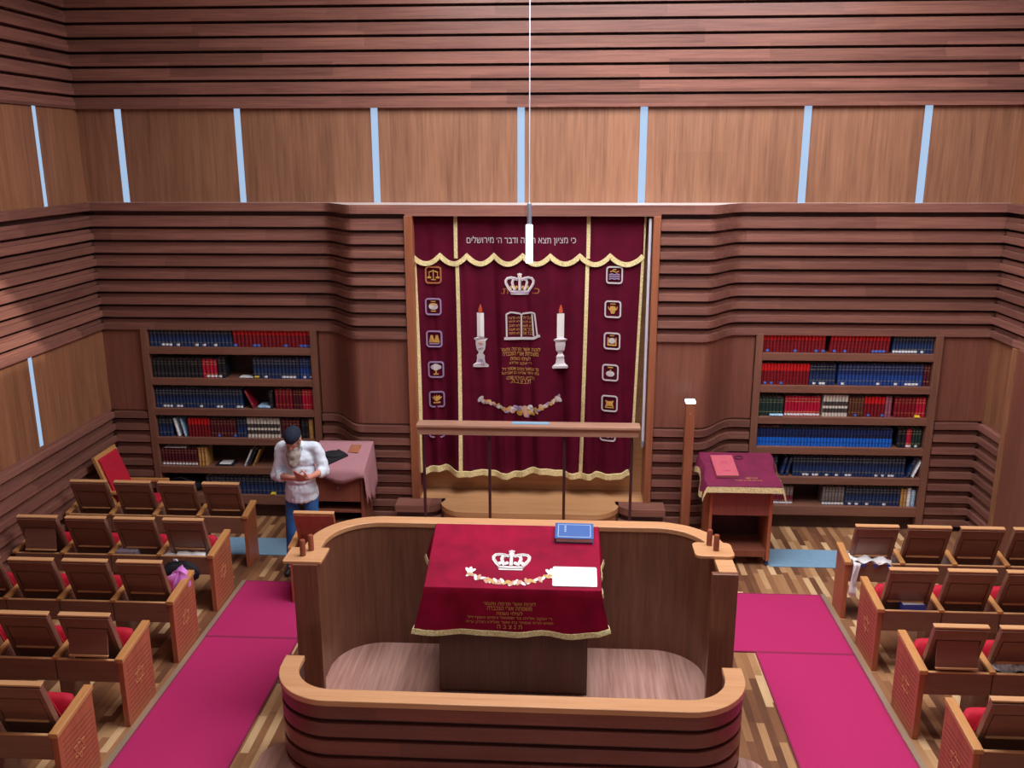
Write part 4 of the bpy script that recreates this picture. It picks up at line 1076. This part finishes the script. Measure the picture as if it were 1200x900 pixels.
# ------------------------------------------------------------------ pews
SP = .508
def make_pew(s, n, label, front=False, cushions=True, open_flaps=(), group=None, loc=(0, 0, 0)):
    """origin: near aisle-side bottom corner of the end panel; u runs away from the aisle"""
    t = thing('pew', label, 'pew', loc, 0, group)
    def X(u): return s*u
    def bx(mb, u0, u1, y0, y1, z0, z1, mat=0):
        a, b = X(u0), X(u1); mb.box(min(a, b), max(a, b), y0, y1, z0, z1, mat)
    def pr(mb, poly, u0, u1, mat=0): 
        a, b = X(u0), X(u1); mb.prism(poly, min(a, b), max(a, b), 0, mat)
    dp = .30 if front else .49
    ZN, ZFR = .595, .665
    mb = MB(); pr(mb, [(.0, 0), (dp, 0), (dp, ZFR), (0, ZN)], .0, .045)
    if not front:
        for k in range(12):
            z = .06+.042*k
            pr(mb, [(.05, z), (dp-.03, z), (dp-.03, z+.006), (.05, z+.006)], -.0012, .001, 1)
    ep = mb.build('end_panel', ['bench_end', 'groove'], t, bevel=.004)
    if not front:
        mb = MB(); cy, cz, r = dp*.5, .34, .085
        for o in (0, PI):
            P = [(cy+r*math.sin(o+2*PI*k/3), cz+r*math.cos(o+2*PI*k/3)) for k in range(3)]
            for k in range(3):
                (y0, z0), (y1, z1) = P[k], P[(k+1) % 3]
                L = math.hypot(y1-y0, z1-z0); nx, nz = -(z1-z0)/L*.0032, (y1-y0)/L*.0032
                pr(mb, [(y0+nx, z0+nz), (y1+nx, z1+nz), (y1-nx, z1-nz), (y0-nx, z0-nz)], -.004, .002)
        mb.build('carved_star', 'carve', ep)
    mb = MB(); pr(mb, [(-.012, ZN), (dp+.01, ZFR), (dp+.01, ZFR+.04), (-.012, ZN+.04)], -.012, .058); mb.build('armrest_cap', 'bench_cap', t, bevel=.006)
    U1 = .05+SP*n+.02
    for i in range(n):
        u0 = .047+SP*i+(0 if i == 0 else .012); u1 = .05+SP*(i+1)-.012+.012
        mb = MB(); bx(mb, u0, u1, .0, .024, .415, .605, 0); bx(mb, u0, u1, -.001, .026, .605, .615, 1); mb.build('tray_board', ['bench', 'bench_lip'], t, bevel=.003)
        mb = MB(); bx(mb, u0, u1, .024, .22, .43, .445); mb.build('book_tray', 'bench', t)
    for i in range(n):
        a = .07+SP*i; b = a+.415
        yb, zb, yt, zt = .21, .42, .0, 1.0
        th = .035
        # slanted back
        mb = MB(); pr(mb, [(yb, zb), (yt, zt), (yt+th, zt+.012), (yb+th, zb)], a, b, 0)
        pr(mb, [(yt-.004, zt+.000), (yt-.004, zt+.014), (yt+th+.006, zt+.024), (yt+th+.006, zt+.010)], a-.004, b+.004, 1)
        e = (yt-yb)/(zt-zb)
        def on(z, d): return (yb+e*(z-zb)-d, z)
        for (z0, z1, ua, ub) in ((zb, zt-.01, a, a+.035), (zb, zt-.01, b-.035, b), (.885, zt-.01, a+.035, b-.035)):
            pr(mb, [on(z0, .014), on(z1, .014), on(z1, -.002), on(z0, -.002)], ua, ub, 0)
        sb = mb.build('seat_back', ['bench' if n > 1 else 'bench_end', 'bench_lip'], t, bevel=.003)
        op = i in open_flaps
        tilt = .11 if op else 0.0
        z0, z1 = .655, .875
        mb = MB(); pa, pb = on(z0, .008+tilt), on(z1, .008)
        pr(mb, [pa, pb, (pb[0]+.012, pb[1]), (pa[0]+.012, pa[1])], a+.045, b-.045, 0)
        pr(mb, [(pa[0]-.012, pa[1]-.012), (pa[0]-.012, pa[1]+.003), (pa[0]+.014, pa[1]+.003), (pa[0]+.014, pa[1]-.012)], a+.045, b-.045, 1)
        if n > 1: mb.build('folding_flap', ['bench', 'bench_lip'], sb, bevel=.002)
        if cushions:
            mb = MB()
            for q, (w_, zz, yy, rr) in enumerate(((.185, .46, .40, .06),)):
                c = a+.2075
                P = []
                N = 20
                for j in range(9):
                    v = -1+2*j/8
                    row = []
                    for k in range(N):
                        th_ = 2*PI*k/N
                        cy_ = math.copysign(abs(math.cos(th_))**.5, math.cos(th_)); sz_ = math.copysign(abs(math.sin(th_))**.6, math.sin(th_))
                        f = (1-abs(v)**4)**.5*.25+.75 if abs(v) < 1 else .6
                        row.append((X(c+v*w_), yy+.05*cy_*f+.0*sz_+.08*sz_*f*.6, zz+.19*sz_*f))
                    P.append(row)
                mb.grid(P, 0, True); mb.add(P[0], [tuple(range(N))], 0); mb.add(P[-1], [tuple(range(N))], 0)
            mb.build('tip_up_seat', 'red', t, 50)
            mb = MB(); pr(mb, [(yb+th, zb+.12), (yt+th+.02, zt-.02), (yt+th+.035, zt-.04), (yb+th+.03, zb+.1)], a+.02, b-.02); mb.build('back_cushion', 'red', t, bevel=.01)
    for i in range(1, n+1):
        u = .05+SP*i
        yy = .27 if front else .42
        mb = MB(); bx(mb, u-.014, u+.014, .03, yy, 0, .60); mb.build('divider', 'bench', t, bevel=.003)
        mb = MB(); pr(mb, [(-.004, .605), (yy-.02, .645), (yy-.02, .675), (-.004, .635)], u-.026, u+.026); mb.build('armrest', 'bench_cap', t, bevel=.005)
    return t
RN = ['front', 'second', 'third', 'fourth', 'fifth']
for k, y in enumerate((9.275, 8.251, 7.28, 6.314, 5.345)):
    make_pew(-1, 4, ['frontmost pew of the left block, nearest the left bookcase, without red seats', 'second pew from the front in the left block, open book in tray', 'third pew from the front in the left block, pink bag on seat', 'fourth pew from the front in the left block, beside the aisle carpet', 'nearest pew of the left block at the bottom left edge'][k],
             k == 0, k > 0, {1: (3,), 3: (0,)}.get(k, ()), 'left block of pews', (-3.53, y, 0))
for k, y in enumerate((8.442, 7.482, 6.493, 5.52)):
    make_pew(1, 4, ['frontmost pew of the right block with white shawl on its tray', 'second pew from the front in the right block, white book in tray', 'third pew from the front in the right block, newspaper in tray', 'nearest pew of the right block at the bottom right edge'][k],
             k == 0, k > 0, {2: (0,)}.get(k, ()), 'right block of pews', (2.86, y, 0))
sp = make_pew(1, 1, 'single wooden pew seat standing alone behind the left end of the bimah', False, True, (9,), None, (-2.80, 8.46, .0146))

# things lying on pews
def open_book(loc, rz, label, mats=('paper', 'bookblue')):
    t = thing('open_book', label, 'book', loc, rz)
    mb = MB()
    for s in (-1, 1):
        P = [(s*.0, .012), (s*.05, .03), (s*.14, .022), (s*.15, .006), (s*.15, .002), (0, .002)]
        mb.prism(P if s > 0 else P[::-1], -.09, .09, 1)
    mb.build('page_block', mats[0], t, 30)
    mb = MB(); mb.box(-.158, .158, -.096, .096, -.004, .002); mb.build('cover', mats[1], t)
    return t
open_book((-3.80, 8.37, .585), .15, 'open book with white pages in the tray of the second left pew')
o = open_book((-3.99, 8.34, .56), -.3, 'dark blue open book half hidden in the tray of the second left pew'); o.scale = (.8, .8, 1)
mb = MB(); mb.box(-.11, .11, -.05, .05, 0, .185); M['greybox'] = plain('grey box', lin(160, 150, 166), .7)
tag(mb.build('prayer_box', 'greybox', None, bevel=.006, loc=(-4.46, 8.35, .447)), 'grey box in the tray of the second left pew', 'box')
# pink bag + dark jacket on third left pew
M['pinkbag'] = plain('lilac pink plastic', lin(228, 142, 228), .5, noise=.2, nscale=14, bump=.4)
def lump(seed, rx, ry, rz):
    r = random.Random(seed); mb = MB(); R = []
    for i in range(9):
        ph = PI*i/8; row = []
        for k in range(18):
            th = 2*PI*k/18; f = 1+.14*math.sin(3*th+seed+ph*2)+.08*math.sin(7*th+seed*2)+r.uniform(-.04, .04)
            row.append((rx*f*math.sin(ph)*math.cos(th), ry*f*math.sin(ph)*math.sin(th), max(-rz*.8, rz*f*math.cos(ph))))
        R.append(row)
    mb.grid(R, 0, True); return mb
lb = lump(2, .12, .13, .18).build('plastic_bag', 'pinkbag', None, 60, loc=(-3.65, 7.72, .58)); lb.rotation_euler = (.5, .1, .3); tag(lb, 'crumpled lilac pink bag on the third left pew by the aisle', 'bag')
lb = lump(5, .19, .07, .10).build('folded_jacket', 'black', None, 60, loc=(-3.74, 7.93, .60)); tag(lb, 'dark folded jacket behind the lilac bag on the third left pew', 'jacket')
M['bluecloth'] = plain('blue cloth', lin(52, 92, 140), .7, noise=.4, nscale=18)
lb = lump(8, .06, .08, .12).build('cloth_bundle', 'bluecloth', None, 60, loc=(-4.11, 7.72, .58)); tag(lb, 'small blue cloth bundle between seats of the third left pew', 'cloth')
# prayer shawl on the right front pew tray, hanging down beside the end panel
mb = MB(); R = []
for i in range(15):
    u = i/14
    row = []
    for j in range(7):
        v = j/6
        row.append((-.02+.40*u, -.02+.16*v, .628+.022*math.sin(u*17+v*2)+.02*math.sin(v*9+u*4)))
    R.append(row)
mb.grid(R)
R = []
for i in range(9):
    u = i/8; R.append([(-.012+.012*math.sin(j*2+u*5)+.06*j/4-.01*u, -.022-.012*math.sin(j*1.7), .64-.36*u-.02*j/4) for j in range(5)])
mb.grid(R)
sh = mb.build('prayer_shawl', 'paper', None, 60, loc=(2.945, 8.452, 0)); tag(sh, 'white crumpled prayer shawl over the tray of the front right pew', 'shawl')
sd = sh.modifiers.new('thick', 'SOLIDIFY'); sd.thickness = .012
M['bluestripe'] = plain('blue shawl stripe', lin(60, 70, 170), .8)
mb = MB(); 
for uu in (.25, .55, .85): mb.box(.40*uu-.03, .40*uu, -.036, -.03, .585, .622)
mb.build('stripes', 'bluestripe', sh)
t = thing('prayer_book', 'white book with blue edges in the tray of the second right pew', 'book', (3.19, 7.56, .447), .05); t.scale = (1, .7, 2)
mb = MB(); mb.box(-.10, .10, -.05, .05, .005, .10); mb.build('page_block', 'paper', t, bevel=.003)
mb = MB(); mb.box(-.105, .105, -.055, -.05, 0, .105); mb.box(-.105, .105, .05, .055, 0, .105); mb.box(-.107, -.1, -.055, .055, 0, .105); mb.build('cover', 'bluestripe', t)
M['news'] = plain('printed newspaper', lin(196, 208, 212), .8, noise=.5, nscale=34)
mb = MB(); R = [[(-.2+.4*i/10, -.05+.1*j/4, .02*math.sin(i*1.3+j)+.015*j) for j in range(5)] for i in range(11)]
mb.grid(R); o = mb.build('newspaper', 'news', None, 60, loc=(3.62, 6.60, .60)); tag(o, 'crumpled newspaper lying in the tray of the third right pew', 'newspaper'); sd = o.modifiers.new('t', 'SOLIDIFY'); sd.thickness = .006

# ------------------------------------------------------------------ armchair by the left wall
ac = thing('armchair', 'wooden armchair with red padded back by the left wall near the bookcase', 'chair', (-5.50, 9.86, 0))
mb = MB(); mb.box(.0, .04, 0, .05, 0, .45); 
def acp(name, mat, x0, x1, y0, y1, z0, z1, bev=.004):
    mb = MB(); mb.box(x0, x1, y0, y1, z0, z1); return mb.build(name, mat, ac, bevel=bev)
for x in (.08, .52):
    for y in (0, .47): acp('leg', 'bench_cap', x, x+.045, y, y+.045, 0, .62 if x > .3 else .42)
acp('seat_frame', 'bench', .06, .58, .0, .515, .38, .42); acp('seat_cushion', 'red', .09, .57, .045, .47, .42, .48, .02)
mb = MB(); mb.prism([(.13, .40), (-.09, 1.08), (-.05, 1.095), (.18, .40)], 0, .515, 1); mb.build('back_frame', 'bench_cap', ac, bevel=.006)
mb = MB(); mb.prism([(.17, .46), (-.032, 1.05), (-.005, 1.04), (.20, .46)], .04, .475, 1); mb.build('back_cushion', 'red', ac, bevel=.008)
for y in (0, .465): acp('armrest', 'bench_cap', .08, .60, y-.005, y+.055, .62, .655)

# ------------------------------------------------------------------ the man
man = thing('person', 'bearded man in pale blue shirt, jeans and dark cap looking down at his hands', 'person', (-2.865, 9.22, 0))
def remesh(o, vox, sm=4, it_f=.5):
    r = o.modifiers.new('remesh', 'REMESH'); r.mode = 'VOXEL'; r.voxel_size = vox; r.use_smooth_shade = True
    s = o.modifiers.new('smooth', 'SMOOTH'); s.iterations = sm; s.factor = it_f
    return o
V = Vector
# joints (local; -Y is towards the camera)
hip = V((0, 0, .95)); chest = V((.0, .0, 1.32)); neck = V((-.005, -.05, 1.53)); head = V((-.015, -.145, 1.62))
shR, shL = V((-.185, .005, 1.475)), V((.185, .005, 1.475))         # his right is image left
elR, elL = V((-.265, -.03, 1.16)), V((.285, -.03, 1.23))
wrR, wrL = V((.02, -.27, 1.215)), V((.175, -.29, 1.235))
hipR, hipL = V((-.10, 0, .93)), V((.10, 0, .93)); knR, knL = V((-.125, -.03, .50)), V((.10, -.03, .50)); anR, anL = V((-.165, .02, .09)), V((.10, .03, .09))
mb = MB()
# torso, neck, head (one continuous body)
mb.ell((0, 0, .97), (.135, .092, .12)); mb.ell((0, 0, 1.15), (.145, .10, .17)); mb.ell((0, 0, 1.36), (.165, .105, .16)); mb.cap(shR, .055, shL, .055)
mb.cap((0, -.005, 1.45), .065, neck, .056)
HR = Matrix.Rotation(math.radians(42), 3, 'X') @ Matrix.Rotation(math.radians(-8), 3, 'Z')
def H(x, y, z): return head+HR @ V((x, y, z))
mb.cap(neck, .054, H(0, .02, -.04), .058)
mb.ell(H(0, .015, .03), (.077, .097, .088), HR); mb.ell(H(0, -.02, -.035), (.060, .072, .075), HR); mb.ell(H(0, -.055, -.085), (.034, .032, .028), HR)
mb.cap(H(0, -.088, .01), .010, H(0, -.112, -.03), .015); mb.ell(H(-.011, -.102, -.035), (.009, .009, .008), HR); mb.ell(H(.011, -.102, -.035), (.009, .009, .008), HR)
mb.cap(H(-.045, -.075, .022), .011, H(.045, -.075, .022), .011)
for s in (-1, 1): mb.ell(H(s*.079, .01, -.01), (.010, .020, .032), HR)
# arms
for sh_, el, wr in ((shR, elR, wrR), (shL, elL, wrL)):
    mb.cap(sh_, .052, el, .040); mb.cap(el, .042, el.lerp(wr, .4), .040); mb.cap(el.lerp(wr, .4), .039, wr, .026)
# hands: palm, four fingers, thumb
def hand(wr, d, side, up, curl, spread=1):
    """d: forward direction, side: direction towards the thumb, up: back of hand normal"""
    d = d.normalized(); side = (side-d*side.dot(d)).normalized(); up = d.cross(side)*curl_sign(d, side, up)
    mb.cap(wr, .026, wr+d*.03, .028)
    for k, off in enumerate((.030, .010, -.010, -.029)):
        mb.cap(wr+d*.02+side*off*.7, .015, wr+d*.088+side*off, .0125)
    for k, (off, L) in enumerate(((.030, .9), (.010, 1.0), (-.010, .95), (-.029, .75))):
        p = wr+d*.088+side*off; a = curl
        q = d
        r = .0098
        for j, seg in enumerate((.042, .028, .021)):
            ang = a*(.45+.35*j)
            q = (d*math.cos(ang)-up*math.sin(ang)).normalized()
            p2 = p+q*seg*L; mb.cap(p, r, p2, r*.92, 8); p = p2; r *= .92
    p = wr+d*.028+side*.026; q = (d*.65+side*.75-up*.25).normalized(); mb.cap(p, .015, p+q*.042, .0125, 8)
    p2 = p+q*.042; q = (d*.9+side*.35-up*.4).normalized(); mb.cap(p2, .0118, p2+q*.032, .010, 8); mb.cap(p2+q*.032, .0102, p2+q*.055, .0088, 8)
def curl_sign(d, side, up): return 1 if d.cross(side).dot(up) > 0 else -1
hand(wrR, V((.95, -.22, .12)), V((.1, -.25, 1)), V((.1, -1, .2)), .55)
hand(wrL, V((-.72, -.30, .25)), V((.05, -.55, .8)), V((.2, -.9, .5)), .7)
# legs under the jeans
for h, k, a in ((hipR, knR, anR), (hipL, knL, anL)):
    mb.cap(h+V((0, 0, -.03)), .068, k, .050); mb.cap(k, .052, a, .036); mb.cap(a, .036, a+V((-.0, -.12, -.055)), .03)
body = remesh(mb.build('body', 'skin', man), .0055, 3)
# shirt
mb = MB()
mb.ell((0, .0, 1.37), (.188, .128, .155)); mb.ell((0, -.012, 1.18), (.178, .130, .19)); mb.ell((0, -.008, .99), (.190, .132, .12)); mb.cap(shR+V((.01, 0, 0)), .074, shL+V((-.01, 0, 0)), .074)
mb.cap((0, .0, 1.42), .095, (0, -.02, 1.50), .075)
for k in range(22):
    a = 2*PI*k/22; mb.cap((.13*math.cos(a), .09*math.sin(a), 1.05), .045, (.158*math.cos(a), .110*math.sin(a), .905+.012*math.cos(2*a)), .034)
for sh_, el, wr in ((shR, elR, wrR), (shL, elL, wrL)):
    mb.cap(sh_, .075, el, .062); mb.cap(el, .062, el.lerp(wr, .22), .056); m0 = el.lerp(wr, .16); m1 = el.lerp(wr, .26); mb.cap(m0, .062, m1, .060)
shirt = remesh(mb.build('shirt', 'shirt', man), .010, 5)
ds = shirt.modifiers.new('creases', 'DISPLACE'); tx = bpy.data.textures.new('creases', 'CLOUDS'); tx.noise_scale = .11; tx.noise_depth = 2; ds.texture = tx; ds.strength = .035; ds.mid_level = .5; ds.texture_coords = 'LOCAL'
mb = MB()
for k in range(6): mb.lathe([(.006, -.003), (.006, .003)], (.0, 0, 0), 8)
mb = MB()
for k in range(5):
    z = .97+.075*k; mb.tube([(.005, -.130-.012, z), (.005, -.150, z)], .0065, 8)
mb.build('buttons', 'button', shirt)
mb = MB()
for s in (-1, 1):
    mb.prism([(s*.012, 1.475), (s*.075, 1.535), (s*.085, 1.515), (s*.05, 1.44)], -.125, -.112, 1)
mb.build('collar', 'shirt', shirt, bevel=.004)
# jeans
mb = MB(); mb.ell((0, 0, .93), (.150, .105, .09))
for h, k, a in ((hipR, knR, anR), (hipL, knL, anL)):
    mb.cap(h+V((0, 0, -.03)), .088, k, .072); mb.cap(k, .072, a+V((0, 0, .0)), .062); mb.cap(a+V((0, -.01, .03)), .066, a+V((0, -.01, -.03)), .066)
jeans = remesh(mb.build('jeans', 'jeans', man), .010, 4)
for a in (anR, anL):
    mb = MB(); mb.cap(a+V((0, .035, -.045)), .042, a+V((-.01, -.14, -.050)), .040); mb.cap(a+V((-.008, -.08, -.05)), .044, a+V((-.012, -.17, -.055)), .034); mb.cap(a+V((0, .02, .0)), .046, a+V((0, .01, -.04)), .045)
    sh_ = remesh(mb.build('shoe', 'shoe', man), .008, 3)
# cap, hair, beard, face details
mb = MB(); mb.ell(H(0, .02, .050), (.094, .114, .086), HR)
mb.v = [p for p in mb.v]
CI = HR.inverted()
def lower(p):
    q = CI @ (V(p)-head); q.z = max(q.z, .042-.10*max(0, q.y)); return head+HR @ q
mb.v = [tuple(lower(p)) for p in mb.v]
mb.build('knit_cap', 'cap', man, 60)
mb = MB()
mb.ell(H(0, .062, -.01), (.072, .045, .065), HR); mb.ell(H(-.07, .03, .0), (.014, .03, .045), HR); mb.ell(H(.07, .03, .0), (.014, .03, .045), HR)
remesh(mb.build('hair', 'beard', man), .007, 2)
mb = MB()
for s in (-1, 1):
    mb.cap(H(s*.070, -.01, -.02), .018, H(s*.055, -.045, -.085), .026); mb.cap(H(s*.03, -.096, -.052), .010, H(s*.05, -.075, -.08), .014)
bt = H(0, -.06, -.10); be = V((-.005, -.19, 1.335))
mb.cap(bt, .060, bt.lerp(be, .4), .070); mb.cap(bt.lerp(be, .4)+V((-.03, 0, 0)), .056, be+V((-.03, .01, .02)), .040); mb.cap(bt.lerp(be, .4)+V((.025, 0, 0)), .056, be, .034)
remesh(mb.build('beard', 'beard', man), .008, 3)
mb = MB()
for s in (-1, 1): mb.ell(H(s*.030, -.080, .004), (.014, .009, .007), HR)
mb.build('eyes', 'eye', man, 60)
mb = MB()
for s in (-1, 1): mb.cap(H(s*.018, -.088, .026), .006, H(s*.05, -.078, .028), .005, 6)
mb.build('eyebrows', 'beard', man, 60)
mb = MB(); mb.cap(H(-.02, -.088, -.062), .006, H(.02, -.088, -.062), .006, 8); mb.build('mouth', 'lip', man, 60)

# ------------------------------------------------------------------ light
def area(name, loc, sx, sy, power, col=(1, 1, 1), rot=(0, 0, 0)):
    l = bpy.data.lights.new(name, 'AREA'); l.shape = 'RECTANGLE'; l.size = sx; l.size_y = sy; l.energy = power; l.color = col
    o = bpy.data.objects.new(name, l); COL.objects.link(o); o.location = loc; o.rotation_euler = rot
    return o
area('ceiling_skylight', (1.2, 7.15, CEIL-.05), 6.2, 3.6, 610, (.96, .97, 1))
area('added_grazing_light', (.4, 9.2, CEIL-.05), 4.6, .6, 75, (.97, .97, 1))  # unseen lamp, added to graze the slat lips and back wall
area('ceiling_skylight', (.3, 1.8, CEIL-.05), 4.0, 2.5, 60, (.97, .98, 1))
sl = bpy.data.lights.new('sun', 'SUN'); sl.energy = 3.0; sl.angle = .02; sl.color = (1, .93, .82)
so = bpy.data.objects.new('sun', sl); COL.objects.link(so); so.rotation_euler = Vector((-1, .5, -.7)).to_track_quat('-Z', 'Y').to_euler()
w = bpy.data.worlds.new('World'); S.world = w; w.use_nodes = True
w.node_tree.nodes['Background'].inputs[0].default_value = (.9, .95, 1, 1); w.node_tree.nodes['Background'].inputs[1].default_value = .14

# ------------------------------------------------------------------ camera
cam = bpy.data.cameras.new('Camera'); co = bpy.data.objects.new('Camera', cam); COL.objects.link(co)
cam.sensor_width = 36; cam.lens = 1054.07/1200*36; cam.clip_start = .05
pt, yw, rl = math.radians(14.432), math.radians(3.258), math.radians(-.122)
cy, sy = math.cos(-yw), math.sin(-yw)
Ry = Matrix(((cy, -sy, 0), (sy, cy, 0), (0, 0, 1)))
B = Matrix(((1, 0, 0), (0, 0, -1), (0, 1, 0)))
cp, sn = math.cos(pt), math.sin(pt); Pm = Matrix(((1, 0, 0), (0, cp, -sn), (0, sn, cp)))
cr, sr = math.cos(rl), math.sin(rl); Zm = Matrix(((cr, -sr, 0), (sr, cr, 0), (0, 0, 1)))
W = (Zm @ Pm @ B @ Ry).transposed()                # camera (x right, y down, z fwd) -> world
flip = Matrix(((1, 0, 0), (0, -1, 0), (0, 0, -1)))
R3 = W @ flip
co.matrix_world = Matrix.Translation((0, 0, 4.6)) @ R3.to_4x4()
S.camera = co
S.view_settings.view_transform = 'Standard'; S.view_settings.look = 'None'; S.view_settings.gamma = 1; S.view_settings.exposure = 0
S.view_settings.use_curve_mapping = False
